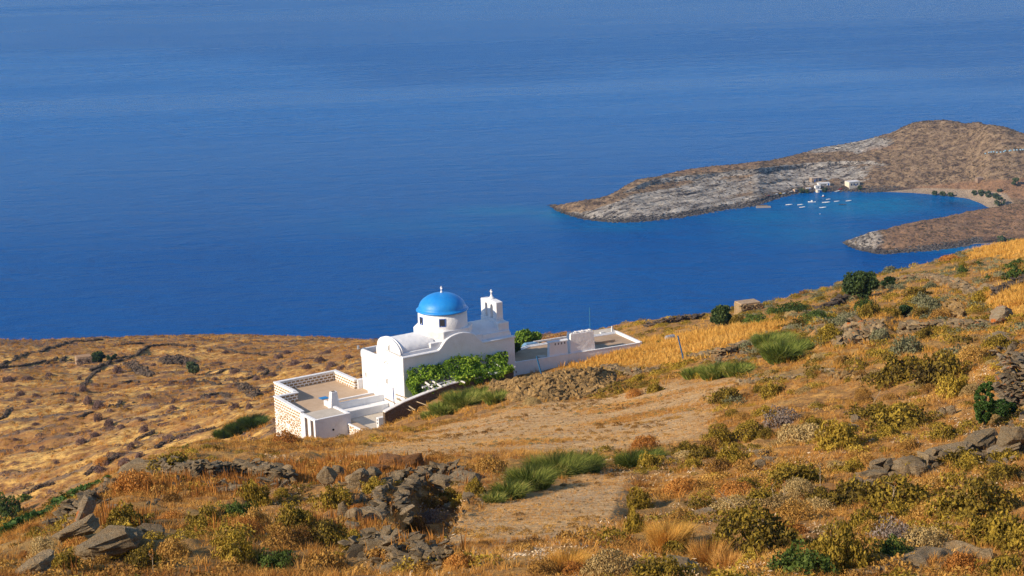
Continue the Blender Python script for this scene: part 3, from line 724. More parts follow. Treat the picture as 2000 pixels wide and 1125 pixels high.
# ------------------------------------------------------------------ terrace house in front of the church
th = empty('terrace_house', tuple(P0), TH)
tag(th, 'low stone terrace house with whitewashed joints and flat tan roof below the church', 'house')
w_ = .30
MB().box(-6.84, -.44, 12.0, 12.3, -3.5, 1.3).build('parapet_wall', mBrick, th)
MB().box(-.74, -.44, 8.1, 11.998, -3.5, 1.3).build('parapet_wall', mBrick, th)
MB().box(-6.84, -6.54, 8.3, 11.998, -4.5, 1.3, 0, 0).build('parapet_wall', mBrick, th)
MB().box(-8.84, -6.60, 8.0, 8.298, -4.5, 1.22).build('parapet_wall', mBrick, th)
MB().raw([(-9.02, 2.98, -4.5), (-8.54, 2.98, -4.5), (-8.54, 7.998, -4.5), (-9.02, 7.998, -4.5), (-8.84, 2.98, 1.02), (-8.54, 2.98, 1.02), (-8.54, 7.998, 1.22), (-8.84, 7.998, 1.22)],
         [(3, 2, 1, 0), (4, 5, 6, 7), (0, 1, 5, 4), (1, 2, 6, 5), (2, 3, 7, 6), (3, 0, 4, 7)]).build('outer_wall', mBoth, th)
cp = MB()
cp.box(-6.90, -.40, 11.96, 12.36, 1.302, 1.40).box(-.78, -.38, 8.1, 11.955, 1.302, 1.40).box(-6.90, -6.50, 8.35, 11.955, 1.302, 1.40).box(-8.90, -6.50, 7.95, 8.345, 1.225, 1.32)
cp.raw([(-8.92, 2.95, 1.02), (-8.5, 2.95, 1.02), (-8.5, 7.945, 1.225), (-8.92, 7.945, 1.225), (-8.92, 2.95, 1.12), (-8.5, 2.95, 1.12), (-8.5, 7.945, 1.32), (-8.92, 7.945, 1.32)],
       [(3, 2, 1, 0), (4, 5, 6, 7), (0, 1, 5, 4), (1, 2, 6, 5), (2, 3, 7, 6), (3, 0, 4, 7)])
cp.build('coping', mWhite, th, .02)
MB().prism([(-6.6, 12.05), (-.7, 12.05), (-.7, 8.1), (0, 8.1), (0, 5.3), (-5.4, 5.3), (-5.4, 2.9), (-8.6, 2.9), (-8.6, 8.1), (-6.6, 8.1)], .2, .5, 'uv').build('terrace_floor', mTerr, th)
MB().box(-.44, .2, 7.95, 8.35, -.5, 1.35).build('end_wall', mWhite, th, .03)
MB().box(-4.75, -4.0, 6.9, 7.6, .502, .56).build('hatch', mBlueLt, th, .01)
# the small raised room with its chimney
MB().box(-5.40, -5.15, 3.7, 5.3, -2, .95).box(-5.15, -.1, 3.7, 3.95, -2, .90).box(-5.15, -.1, 5.15, 5.38, .1, .78).box(-.35, -.1, 3.95, 5.15, .1, .80).build('room_wall', mWhite, th, .03)
MB().box(-5.15, -.35, 3.95, 5.15, .2, .62).build('room_roof', mTerr, th)
ch = MB().box(-5.55, -4.60, 3.62, 4.30, .5, 2.02, .20, .12).build('chimney', mWhite, th, .03)
MB().box(-5.24, -4.92, 3.82, 4.10, 2.021, 2.04).build('flue', mBrownDoor, ch)
MB().box(-5.2, -.9, 2.45, 2.75, -2, .38).box(-5.2, -.2, 2.75, 3.7, -2, .30).build('ledge_wall', mWhite, th, .03)
# store with two tall door openings
hut = MB()
for a, b in ((.2, .52), (1.08, 1.62), (2.18, 2.98)): hut.box(-8.94, -8.64, a, b, -4.5, .80)
hut.box(-8.94, -8.64, .2, 2.98, .80, .98)
hut.box(-8.64, -5.42, .2, .45, -4.5, .98).box(-5.7, -5.42, .45, 2.98, -4.5, .98)
hut.build('store_wall', mWhite, th, .025)
MB().box(-8.64, -5.7, .45, 2.98, .5, .985 - .1).build('store_roof', mConc, th, .02)
for a, b in ((.52, 1.08), (1.62, 2.18)):
    d = MB().box(-8.80, -8.74, a, b, -2.5, .80).build('door', mBrownDoor, th)
MB().tube([(-7.2, .19, -.2), (-7.2, .16, -.2)], .10, 10).build('wall_pipe', mDark, th)
# walled path and yard
yd = empty('yard', tuple(P0), TH); tag(yd, 'pale concrete yard paving between the terrace house and the church door', 'yard')
MB().box(-5.2, 12.0, -2.85, 2.45, -.6, -.30).build('paving', mConc, yd)
MB().box(-.9, -.14, .2, 4.6, -.3, -.12).build('step', mWhite, yd, .02)
nw = empty('low_garden_wall', tuple(P0), TH); tag(nw, 'low stone wall with white net joints in front of the pale yard', 'wall')
MB().box(-5.75, -5.42, -2.6, 3.15, -3.5, .0).build('wall', mNet, nw)
MB().box(-5.80, -5.60, -2.6, 3.15, .002, .10).build('coping', mWhite, nw, .02)
MB().box(-5.598, -4.9, -2.6, 3.1, -.6, .03).build('bench_top', mTerr, nw)
gp = empty('gate_pillar', tuple(P0 + np.array([*(UD * -3.3 + VD * -1.55), 0])), TH); tag(gp, 'short white block pillar with square holes standing in the yard', 'pillar')
MB().box(-.45, .35, -.2, .2, -.5, .62).build('shaft', mWhite, gp, .03)
for z in (.42, .12): MB().box(-.462, -.44, -.07, .07, z - .08, z + .08).build('vent_hole', mDark, gp)

# retaining wall in front of the pergola, grey coping on dark stone
bw = empty('retaining_wall', tuple(P0), TH); tag(bw, 'dark stone retaining wall with pale coping rising beside the vine pergola', 'wall')
TOPL = [(-3.9, 1.50), (-2.0, 2.04), (.3, 2.42), (2.7, 2.78), (4.8, 2.86), (9.4, 2.88)]
def wtop(u): return float(np.interp(u, [a for a, b in TOPL], [b for a, b in TOPL]))
V = [(u, h) for u, h in TOPL]
MB().prism([(-3.9, -1.5)] + V + [(9.4, -1.5)], -3.25, -2.9, 'uh').build('wall', mStoneF, bw)
MB().prism([(u, h + .005) for u, h in V] + [(u, h + .11) for u, h in V[::-1]], -3.32, -2.84, 'uh').build('coping', mWhiteR, bw, .02)

# vine pergola between wall and church
pg = empty('pergola', tuple(P0), TH); tag(pg, 'white post pergola with pale beams carrying the vine beside the church', 'pergola')
for u in (.9, 3.8, 6.8, 9.6):
    MB().box(u - .09, u + .09, -2.7, -2.52, -.3, 2.75 + .05).build('post', mWhite, pg, .02)
def beam(a, b, w=.10, name='beam', m=None):
    MB().tube([a, b], w, 5).build(name, m or mWhiteR, pg)
beam((.3, -2.6, 2.85), (10, -2.6, 2.98), .10)
beam((1.0, -.1, 3.3), (1.0, -3.2, 2.86), .09); beam((1.6, -.1, 3.3), (1.7, -3.6, 2.86), .08); beam((3.0, -.1, 3.5), (3.9, -3.9, 2.9), .07)
for u in (5.2, 6.9, 8.6): beam((u, -.1, 3.5), (u + .2, -3.1, 2.9), .07)

def leafcloud(C, size, r_=rng, flat=0.0, aspect=.7, Nn=None):
    """C: n x 3 centres -> quads with random turn; flat 0..1 leans the normals up (or along Nn)"""
    n = len(C); a = r_.normal(size=(n, 3))
    if Nn is not None: a = a * (1 - flat) + Nn * 2 * flat
    else: a[:, 2] = a[:, 2] * (1 - flat) + flat * 2
    a /= np.linalg.norm(a, axis=1)[:, None] + 1e-9
    t = r_.normal(size=(n, 3)); u = np.cross(a, t); u /= np.linalg.norm(u, axis=1)[:, None] + 1e-9; v = np.cross(a, u)
    s = (size * r_.uniform(.6, 1.35, n))[:, None] if np.ndim(size) == 0 else (size * r_.uniform(.6, 1.35, n))[:, None]
    u = u * s; v = v * s * aspect
    # kite-shaped leaf
    V = np.stack([C - u, C + v * .9 - u * .1, C + u, C - v * .9 - u * .1], 1).reshape(-1, 3)
    Fq = np.arange(4 * n).reshape(-1, 4); tint = np.repeat(r_.uniform(0, 1, n), 4)
    return V, Fq, tint
# vine: leaves on the roof of the pergola and hanging at its end
n = 17000
u = rng.uniform(.2, 11.0, n); q = rng.uniform(0, 1, n) ** .9
vv = -.15 - 3.3 * q
keep = ~((u < 3.4) & (vv < -1.7 - .25 * u) & (rng.uniform(size=n) < .93))
keep &= rng.uniform(size=n) < np.clip(.75 + .8 * fbm(u * .8, vv * .8, 2, 61), 0, 1)
keep &= (u < 11.0 + .75 * vv)
keep &= (vv > -3.35 + .25 * fbm(u * 1.2, u * 0, 2, 66))
h = 3.85 - 1.0 * q + .30 * fbm(u * .9, vv * .9, 3, 63) + rng.normal(0, .10, n) - .25 * (u < 1) + .1 * np.abs(fbm(u * 2.5, vv * 2.5, 2, 69))
C1 = np.stack([u, vv, h], 1)[keep]
n2 = 4200                                      # hanging curtain round the end post
s = rng.uniform(0, 1, n2)
C2 = np.stack([.35 + .55 * np.abs(rng.normal(0, .6, n2)) - .35 * np.sin(s * 7), -.2 - rng.uniform(0, 1.7, n2) * (1 - .3 * s), 3.5 - 3.3 * s], 1)
n3 = 1500
C3 = np.stack([rng.uniform(1.5, 3.5, n3), -2.6 + rng.normal(0, .2, n3), 2.8 - 1.6 * rng.uniform(0, 1, n3) ** 1.5], 1); C3 = C3[fbm(C3[:, 0] * 3, C3[:, 2], 2, 3) > .05]
n4 = 3200                                      # trails over the retaining wall
C4 = np.stack([rng.uniform(3.6, 9.3, n4), -3.2 + rng.normal(0, .16, n4), 3.1 - (.25 + .9 * np.abs(fbm(rng.uniform(0, 1, n4) * 0 + np.arange(n4) * 0, np.arange(n4) * 0, 1, 5))) * rng.uniform(0, 1, n4)], 1)
C4[:, 2] -= np.clip(fbm(C4[:, 0] * 1.1, C4[:, 0] * 0, 2, 55), -.3, .6) * rng.uniform(0, 1.4, n4)
V, Fq, ti = leafcloud(np.concatenate([C1, C2, C3, C4]), .115, flat=.25)
vine = empty('grapevine', tuple(P0), TH); tag(vine, 'sprawling bright green grapevine covering the pergola along the church wall', 'vine')
add('foliage', arr_mesh('vine_foliage', V, Fq, mVine, {'tint': ti}), vine)
MB().tube([(.9, -1.2, -.3), (.8, -1.1, 1.2), (1.1, -1.3, 2.4), (1.6, -1.5, 3.2)], [.09, .07, .06, .04], 7).build('stem', mBark, vine)

# loose poles on the end of the wall
def lying_pole(a, b, r, label, m=mWoodP, name='wooden_pole', grp='wooden poles leaning on the retaining wall'):
    A, Bq = Pt(*a), Pt(*b); o = MB().tube([(0, 0, 0), tuple((Bq - A) * .5), tuple(Bq - A)], [r, r * .9, r * .75], 7).build(name, m)
    o.location = A; tag(o, label, 'pole', grp); return o
lying_pole((752, 778, 167.4), (802, 802, 166.1), .05, 'long thin pole leaning lowest over the wall end, crossing the others')
lying_pole((775, 778, 167.2), (811, 801, 165.9), .075, 'short thick plank in the middle of the leaning wooden poles')
lying_pole((779, 778, 167.6), (806, 802, 166.3), .05, 'steep wooden pole crossing behind the thick plank')
lying_pole((773, 770, 168.0), (838, 793, 166.0), .055, 'topmost pale wooden pole lying across the retaining wall')
def post(px, py, px2, py2, label, m, r=.035, name='fence_post', D=None, cat='post'):
    p = G(px, py) if D is None else Pt(px, py, D)
    d = np.hypot(p[0], p[1]); q = Pt(px2, py2, d)
    v = q - p
    o = MB().tube([tuple(-v * .15), tuple(v * .5), tuple(v)], r, 8).build(name, m); o.location = p; tag(o, label, cat); return o
post(771, 803, 767.5, 757, 'slim blue metal post beside the leaning wooden poles', mBlue, .04, D=167.3)
post(755, 826, 753.5, 800, 'short pale pipe standing at the end of the retaining wall', mWhiteR, .06, D=166.6)
post(1057.5, 731, 1048, 696, 'blue fence post leaning in front of the flat roofed house', mPostB, .06, D=150)
post(1337, 710, 1324, 656, 'tall blue fence post leaning in the golden grass', mPostB, .055)

# ------------------------------------------------------------------ flat roofed house
ax = empty('flat_roofed_house', tuple(A0), TA)
tag(ax, 'long low white house with tan flat roof and two chimney blocks', 'house')
MB().box(0, 13.3, 0, .25, -4, 0).box(13.05, 13.3, .25, 4.7, -4, 0).box(.25, .5, 3.2, 3.45, -4, 0).prism([(.3, 3.3), (3.6, 4.9), (13.3, 4.95), (13.3, 4.7), (3.7, 4.65), (.4, 3.1)], -4, 0, 'uv').build('wall', mWhite, ax, .03)
MB().prism([(.2, .2), (13.1, .2), (13.1, 4.75), (3.65, 4.7), (.3, 3.2)], -.35, -.10, 'uv').build('roof', mRoofG, ax)
MB().box(13.08, 13.32, .0, 4.95, .002, .12).box(0, 13.075, -.02, .16, .002, .07).prism([(.28, 3.3), (3.6, 4.9), (13.07, 4.95), (13.07, 4.82), (3.62, 4.78), (.32, 3.2)], .002, .08, 'uv').box(0, .18, .165, 3.25, .002, .07).build('parapet', mWhite, ax, .015)
MB().box(-.02, .2, 2.85, 3.25, -1.3, 0).box(-.02, .2, .0 + .255, .5, -1.3, 0).build('porch_post', mWhite, ax, .03)
MB().box(.15, .3, .5, 2.85, -1.5, -.35).build('porch_opening', mDark, ax)
MB().box(5.5, 5.52, -.006, .0, -3, 0).build('wall_joint', mWhiteR, ax)
c1 = MB().box(3.55, 5.5, .12, .62, -.05, 1.32, .06, .03).build('chimney_block', mWhite, ax, .03)
MB().prism([(.12, 1.325)] + [(.37 - .27 * math.cos(t), 1.325 + .14 * math.sin(t)) for t in [math.pi * i / 8 for i in range(9)]], 3.5, 5.55, 'vh').build('cap', mWhite, c1, .02)
for k in range(4): MB().box(4.15 + .33 * k, 4.24 + .33 * k, .135, .20, 1.05, 1.24).build('vent', mDark, c1)
c2 = MB().box(5.75, 8.4, .14, 1.15, -.05, 1.85, .12, .10).build('chimney_block', mWhite, ax, .04)
for k in range(9): MB().box(6.0 + .245 * k, 6.16 + .245 * k, .3, .75, 1.852, 1.90 + .03 * (k % 3)).build('cap_stone', mWhiteR, c2)
MB().box(2.8, 3.5, .5, 1.2, -.09, .02).build('roof_slab', mConc, ax, .02)
MB().box(9.2, 11.6, 2.2, 2.32, -.09, .10).build('roof_kerb', mRoofG, ax)
MB().tube([(.8, 2.6, -.1), (.8, 2.6, .45)], .13, 10).build('roof_pipe', mMetal, ax)
MB().box(-.05, .06, -.02, .06, -.95, -.75).tube([(3.9, -.02, -1.35), (3.9, -.10, -1.35)], .10, 8).build('wall_spout', mBrownDoor, ax)
bk = empty('rear_house', tuple(A0), TA); tag(bk, 'small white roof terrace half hidden behind the flat roofed house', 'house')
MB().box(12.0, 15.0, 7.0, 9.6, -3.5, -.85).build('wall', mWhite, bk, .04)
MB().box(12.2, 14.8, 7.2, 9.4, -.847, -.8).build('roof', mConc, bk)
MB().box(14.0, 14.2, 7.4, 7.6, -.8, -.1, .03, .03).build('roof_block', mWhiteR, bk, .03)
MB().box(13.0, 13.4, 7.8, 8.1, -.8, -.65).build('roof_block', mWhiteR, bk, .03)
pg2 = empty('shade_frame', tuple(A0), TA); tag(pg2, 'long pale timber shade frame behind the two chimney blocks', 'pergola')
MB().box(5.6, 11.0, 7.6, 7.78, -.62, -.45).build('beam', mWhiteR, pg2, .02)
MB().box(3.4, 6.6, 6.0, 6.15, -.75, -.6).build('beam', mMetal, pg2, .02)
for u in (5.8, 8.2, 10.7): MB().box(u, u + .12, 7.62, 7.74, -3.5, -.62).build('post', mWhiteR, pg2, .02)
for u in (5.0, 6.3): MB().tube([(u, 6.05, -.62), (u + 1.2, 7.68, -.55)], .04, 6).build('rafter', mWoodP, pg2)
bt = empty('covered_dinghy', tuple(A0 + np.array([*(UA * 3.9 + VA * 6.6), -.6])), TA); tag(bt, 'pale blue tarpaulin covered dinghy under the fig tree branches', 'boat')
MB().prism([(0, -.3), (.2, -.42), (1.3, -.45), (1.8, 0), (1.3, .45), (.2, .42), (0, .3)], -.1, .2, 'uv').build('hull', M_plain('pale_blue_tarp', (.10, .20, .32), .6, .2), bt, .08)
MB().prism([(0, .2), (.3, .4), (1.3, .38), (1.75, .2)], -.3, .3, 'uh').build('cover', M_plain('tarp_top', (.14, .27, .42), .6, .2), bt, .08)
an = MB().tube([(0, 0, -2), (0, 0, 2.9)], .028, 6).build('antenna_mast', mAnt); an.location = A0 + np.array([*(UA * 11.2 + VA * 6.6), -.5]); tag(an, 'thin blue green mast rising behind the big chimney block', 'mast')

# ------------------------------------------------------------------ stones
def hull(seed, n=16, flat=.5, sx=1.0, sy=.75):
    r = np.random.default_rng(seed); bm = bmesh.new()
    for _ in range(n):
        p = r.uniform(-1, 1, 3); p /= max(np.abs(p).max() ** .65 * np.linalg.norm(p) ** .35, .3)
        bm.verts.new((p[0] * .5 * sx, p[1] * .5 * sy, p[2] * .5 * flat))
    bmesh.ops.convex_hull(bm, input=bm.verts)
    for v in [v for v in bm.verts if not v.link_faces]: bm.verts.remove(v)
    bmesh.ops.triangulate(bm, faces=bm.faces)
    bm.verts.index_update(); V = np.array([v.co[:] for v in bm.verts]); Fs = np.array([[v.index for v in f.verts] for f in bm.faces]); bm.free()
    return V, Fs
ST_FLAT = [hull(100 + i, 12, .26, 1.15, .75) for i in range(12)]
ST_ROUND = [hull(200 + i, 14, .65, 1.0, .8) for i in range(10)]
def rotm(rx, ry, rz):
    cx, sx, cy, sy_, cz, sz = np.cos(rx), np.sin(rx), np.cos(ry), np.sin(ry), np.cos(rz), np.sin(rz)
    return np.stack([np.stack([cz * cy, cz * sy_ * sx - sz * cx, cz * sy_ * cx + sz * sx], -1),
                     np.stack([sz * cy, sz * sy_ * sx + cz * cx, sz * sy_ * cx - cz * sx], -1),
                     np.stack([-sy_, cy * sx, cy * cx], -1)], -2)
def scatter_merge(templates, pos, rot, scl, tint=None, extra=None):
    """many copies of (V, F[, t]) templates joined into arrays; rot n x 3 x 3, scl n x 3"""
    Vs, Fs, Ts = [], [], []; b = 0; n = len(pos); which = rng.integers(0, len(templates), n)
    tint = rng.uniform(0, 1, n) if tint is None else tint
    for k, tp in enumerate(templates):
        i = np.nonzero(which == k)[0]
        if not len(i): continue
        V, Fc = tp[0], tp[1]
        W = np.einsum('nij,nvj->nvi', rot[i], V[None] * scl[i][:, None, :]) + pos[i][:, None, :]
        Vs.append(W.reshape(-1, 3)); Fs.append((Fc[None] + (b + np.arange(len(i)) * len(V))[:, None, None]).reshape(-1, Fc.shape[1]))
        base = tp[2][None] * .5 if len(tp) > 2 else 0
        Ts.append((tint[i][:, None] * (.5 if len(tp) > 2 else 1) + base * np.ones((1, len(V)))).ravel())
        b += len(i) * len(V)
    return np.concatenate(Vs), np.concatenate(Fs), np.concatenate(Ts)
def stone_wall(name, label, pix, height, size, seed=0, thick=.5, mat=None, flat=True, messy=.35, cat='wall', grp=None, world=None, hvar=.35):
    """a dry stone wall: courses of single stones laid along the ground between the given photograph pixels"""
    r = np.random.default_rng(seed + 999)
    pts = [G(x, y) for x, y in pix] if world is None else [np.array(p, float) for p in world]
    seg = [np.linalg.norm((b - a)[:2]) for a, b in zip(pts, pts[1:])]; L = sum(seg); cum = np.concatenate([[0], np.cumsum(seg)])
    pos, sc, rt = [], [], []
    ch = size * (.30 if flat else .55); k = 0; z = 0
    while z < height:
        s = r.uniform(0, size)
        while s < L:
            x = np.interp(s, cum, [p[0] for p in pts]); y = np.interp(s, cum, [p[1] for p in pts])
            i = min(int(np.searchsorted(cum, s, side='right')) - 1, len(seg) - 1); d = (pts[i + 1] - pts[i])[:2]; d = d / (np.linalg.norm(d) + 1e-9); nrm = np.array([-d[1], d[0]])
            hh = height * (1 - hvar * (.5 + .5 * vn(s / 2.2, seed * 3.3, 5)))
            if z < hh:
                g = drop(x, y, default=pts[0][2])
                for side in ((-.5, .5) if thick > size * .7 else (0,)):
                    o = nrm * (side * thick * (1 - .25 * z / height) + r.normal(0, messy * .25 * size)); l = size * r.uniform(.55, 1.35)
                    pos.append((x + o[0], y + o[1], g + z + ch * .3 + r.normal(0, messy * .1 * size)))
                    sc.append((l, l * r.uniform(.7, 1.1), l * r.uniform(.7, 1.2)))
                    rt.append((r.normal(0, messy * .5), r.normal(0, messy * .5), math.atan2(d[1], d[0]) + r.normal(0, .35 + messy)))
            s += size * r.uniform(.55, .9)
        z += ch * .85; k += 1
    pos = np.array(pos); rt = np.array(rt)
    V, Fs, T = scatter_merge(ST_FLAT if flat else ST_ROUND, pos, rotm(rt[:, 0], rt[:, 1], rt[:, 2]), np.array(sc), r.uniform(0, 1, len(pos)))
    o0 = pts[len(pts) // 2]; V = V - o0
    me = arr_mesh(name, V, Fs, mat or mStoneW, {'tint': T}); ob = add(name, me); ob.location = o0
    return tag(ob, label, cat, grp)
def boulder(px, py, wpx, hpx, label, seed, tilt=0.0, turn=0.0, mat=None, dep=.8, name='boulder', n=18, sink=.15, cat='boulder', grp=None, top=None):
    """px, py: middle of its foot in the photograph"""
    p = G(px, py); s = mpp(p); r = np.random.default_rng(seed)
    V, Fs = hull(seed, n, 1.0, 1.0, 1.0)
    bm = bmesh.new(); vs = [bm.verts.new(q) for q in V]
    for f in Fs: bm.faces.new([vs[i] for i in f])
    bmesh.ops.dissolve_limit(bm, angle_limit=R(14), verts=bm.verts, edges=bm.edges); bmesh.ops.triangulate(bm, faces=bm.faces)
    bmesh.ops.subdivide_edges(bm, edges=bm.edges, cuts=7 if wpx > 34 else 4, use_grid_fill=True); bm.normal_update(); bmesh.ops.triangulate(bm, faces=bm.faces)
    V = np.array([v.co[:] for v in bm.verts]); NN = np.array([v.normal[:] for v in bm.verts]); bm.verts.index_update(); Fs = np.array([[v.index for v in f.verts] for f in bm.faces]); bm.free()
    V = V / (V.max(0) - V.min(0)); w, h = wpx * s, hpx * s / .97
    st_ = fbm(V[:, 2] * 9 + V[:, 0] * 1.5 + seed, V[:, 1] * 1.2, 3, seed); V = V + NN * (.035 * st_ + .035 * fbm(V[:, 0] * 4 + V[:, 2] * 3, V[:, 1] * 4 - V[:, 2] * 2, 4, seed + 5))[:, None]
    V = V * np.array([w, w * dep if w * dep < 1.6 * h + .6 else 1.6 * h + .6, h])
    a = rotm(*[np.array([q]) for q in (r.normal(0, .08), tilt, turn)])[0]; V = V @ a.T
    V[:, 2] -= V[:, 2].min() + sink * h
    me = arr_mesh(name, V, Fs, mat or mRock, {'tint': np.full(len(V), r.uniform(0, .6))}); o = add(name, me); o.location = p
    return tag(o, label, cat, grp)

# ------------------------------------------------------------------ plants
def blades(n, rad, h0, h1, wid, lean, r_, spread=1.0, segs=2):
    """tuft of curved blades: triangles"""
    a = r_.uniform(0, 2 * np.pi, n); rr = rad * np.sqrt(r_.uniform(0, 1, n)); base = np.stack([rr * np.cos(a), rr * np.sin(a), 0 * a - .03], 1)
    la = a + r_.normal(0, .6, n); le = np.abs(r_.normal(lean, lean * .5, n)) * (.3 + rr / max(rad, 1e-6)) * spread; h = r_.uniform(h0, h1, n)
    dirv = np.stack([np.cos(la), np.sin(la), 0 * la], 1); side = np.stack([-np.sin(la + 1.2), np.cos(la + 1.2), 0 * la], 1)
    V = []; w = wid * r_.uniform(.6, 1.3, n)
    for t, ww in ((0, 1), (.55, .8)):
        c = base + dirv * (le * h * t * t)[:, None] + np.array([0, 0, 1]) * (h * t * np.sqrt(np.maximum(.1, 1 - (le * t) ** 2 * .4)))[:, None]
        V += [c - side * (w * ww / 2)[:, None], c + side * (w * ww / 2)[:, None]]
    V.append(base + dirv * (le * h)[:, None] + np.array([0, 0, 1]) * (h * np.sqrt(np.maximum(.1, 1 - le ** 2 * .4)))[:, None])
    V = np.stack(V, 1).reshape(-1, 3); b = np.arange(n)[:, None] * 5
    Fs = np.concatenate([b + [0, 1, 3], b + [0, 3, 2], b + [2, 3, 4]]); return V, Fs, np.repeat(r_.uniform(0, 1, n), 5)
def mound(n, size, r_, lump=.25, hh=.62, fill=.25):
    """cushion shrub of unit radius: small leaves over a lumpy dome"""
    a = r_.uniform(0, 2 * np.pi, n); z = r_.uniform(0, 1, n) ** .8; rr = np.sqrt(1 - z * z)
    d = np.stack([rr * np.cos(a), rr * np.sin(a), z * hh], 1)
    k = 1 + lump * fbm(d[:, 0] * 2.6 + 5 * r_.uniform(), d[:, 1] * 2.6 + d[:, 2] * 3, 3, int(r_.integers(1e6)))
    d = d * (k * (1 - fill * r_.uniform(0, 1, n) ** 2))[:, None]; d[:, 2] -= .05
    V, Fq, ti = leafcloud(d, size, r_, .35, .6, Nn=d / (np.linalg.norm(d, axis=1)[:, None] + 1e-6))
    ti = np.clip(ti * .7 + .3 * np.repeat((k - 1) / lump * .5 + .5, 4), 0, 1)
    Vt = np.concatenate([Fq[:, [0, 1, 2]], Fq[:, [0, 2, 3]]]); return V, Vt, ti
GR = np.random.default_rng(11)
TUFT = [blades(16, .12, .14, .36, .017, .45, GR) for _ in range(6)]
TUFTW = [blades(12, .2, .25, .6, .05, .4, GR) for _ in range(6)]
SCR = [mound(260, .10, GR, .35, .6) for _ in range(4)]
SPIKE = [blades(7, .10, .22, .46, .026, .12, GR) for _ in range(4)]
LITT = [leafcloud(GR.normal(0, .12, (14, 3)) * [1, 1, .15], .045, GR, .7, .35) for _ in range(4)]
LITT = [(V, np.concatenate([Fq[:, [0, 1, 2]], Fq[:, [0, 2, 3]]]), t) for V, Fq, t in LITT]

# cell areas and visibility for scattering
eu = HP[1:, :-1] - HP[:-1, :-1]; ev = HP[:-1, 1:] - HP[:-1, :-1]
AREA = np.abs(eu[..., 0] * ev[..., 1] - eu[..., 1] * ev[..., 0])
cpx, cpy, cD = PX[:-1, :-1], PY[:-1, :-1], DD[:-1, :-1]
inview = (cpx > -420) & (cpx < 2620) & (cD > 28) & (cpy < 1300)
cr_, cg_, cval = np.clip(road, 0, 1)[:-1, :-1], np.clip(gold, 0, 1)[:-1, :-1], valley[:-1, :-1]
X2 = HP[:-1, :-1, :2] - P0[:2]; CUU = X2 @ UD; CVV = X2 @ VD
X3 = HP[:-1, :-1, :2] - A0[:2]; AUU = X3 @ UA; AVV = X3 @ VA
plot = ((CUU > -9.3) & (CUU < 12.2) & (CVV > -3.4) & (CVV < 8)) | ((CUU > -9.2) & (CUU < .2) & (CVV > -.2) & (CVV < 12.6)) | ((AUU > -.8) & (AUU < 13.4) & (AVV > -.15) & (AVV < 9.5))
plot &= ~((CUU < -5.9) & (CVV < .1))
def pick(n, weight, seed):
    r = np.random.default_rng(seed); w = (weight * inview * ~plot).ravel(); w = w / w.sum()
    idx = r.choice(len(w), n, p=w); i, j = np.unravel_index(idx, AREA.shape); a, b = r.uniform(0, 1, (2, n))
    a = a[:, None]; b = b[:, None]
    return HP[i, j] * (1 - a) * (1 - b) + HP[i + 1, j] * a * (1 - b) + HP[i, j + 1] * (1 - a) * b + HP[i + 1, j + 1] * a * b
def scat(name, templates, mat, n, weight, s0, s1, seed, kind='stuff', tilt=.1, sz=1.0, clump=None):
    P = pick(n, weight, seed); r = np.random.default_rng(seed + 5); n = len(P)
    s = r.uniform(s0, s1, n); rt = r.normal(0, tilt, (n, 3)); rt[:, 2] = r.uniform(0, 6.28, n)
    V, Fs, T = scatter_merge(templates, P, rotm(rt[:, 0], rt[:, 1], rt[:, 2]), np.stack([s, s, s * sz * r.uniform(.7, 1.3, n)], 1), r.uniform(0, 1, n))
    o = add(name, arr_mesh(name, V, Fs, mat, {'tint': T})); tag(o, kind=kind); return o
lush = np.clip(.55 + .9 * fbm(HP[:-1, :-1, 0] / 3.2, HP[:-1, :-1, 1] / 3.2, 3, 81), .03, 1.6)
lush2 = np.clip(.1 + 1.3 * fbm(HP[:-1, :-1, 0] / 4.5, HP[:-1, :-1, 1] / 4.5, 3, 83), 0, 1.6)
lush3 = np.clip(-.1 + 1.6 * fbm(HP[:-1, :-1, 0] / 6, HP[:-1, :-1, 1] / 6, 3, 87), 0, 1.6)
dens = lambda a, b: AREA * (cD > a) * (cD < b) / np.maximum(1, cD / 60) ** .8
offroad = np.clip(1 - 1.25 * cr_, .0, 1)
scat('dry_grass', TUFT, mStraw, 30000, dens(30, 135) * offroad * lush * (cg_ < .5), .35, 1.0, 1)
scat('dry_grass', TUFT, mLitter, 6000, dens(30, 175) * cr_ * (.3 + lush), .08, .22, 25)
scat('dry_grass', TUFT, mStraw, 20000, dens(30, 175) * cr_ * (.3 + lush), .10, .30, 2)
scat('rusty_grass', TUFT, mRust, 4000, dens(30, 175) * cr_ * lush3, .10, .34, 22)
scat('dry_grass', TUFT, mStraw, 2600, dens(30, 170) * cr_ * lush3, .3, .6, 26)
scat('low_scrub', SCR, mBrownS, 350, dens(40, 160) * cr_ * lush2, .08, .24, 27)
scat('low_scrub', SCR, mSage, 160, dens(60, 160) * cr_ * lush3, .06, .2, 23)
scat('loose_stones', [(V, F) for V, F in ST_ROUND], mRubble, 2200, dens(30, 170) * cr_, .03, .16, 24, tilt=.6, sz=.7)
scat('rusty_grass', TUFT, mRust, 3800, dens(30, 120) * offroad * lush3 * (cpx < 1100), .4, 1.0, 3)
scat('rusty_grass', TUFT, mRust, 3500, dens(30, 150) * offroad * lush3 * (cpx >= 1100), .4, .9, 33)
scat('golden_grass', TUFTW, mGold, 8000, dens(100, 330) * cg_ * (.25 + lush2), .75, 1.3, 4, tilt=.2)
scat('golden_grass', TUFTW, mGold, 5200, dens(110, 205) * offroad * (cg_ < .5) * lush, .45, .95, 5)
scat('golden_grass', TUFTW, mGold, 3000, dens(190, 300) * (cpx > 1150) * lush, .35, .8, 6)
scat('valley_grass', TUFTW, mValley, 11000, AREA * (cval > .3) * (cD < 530) * np.clip(lush2 + .15, 0, 1), .6, 1.3, 7)
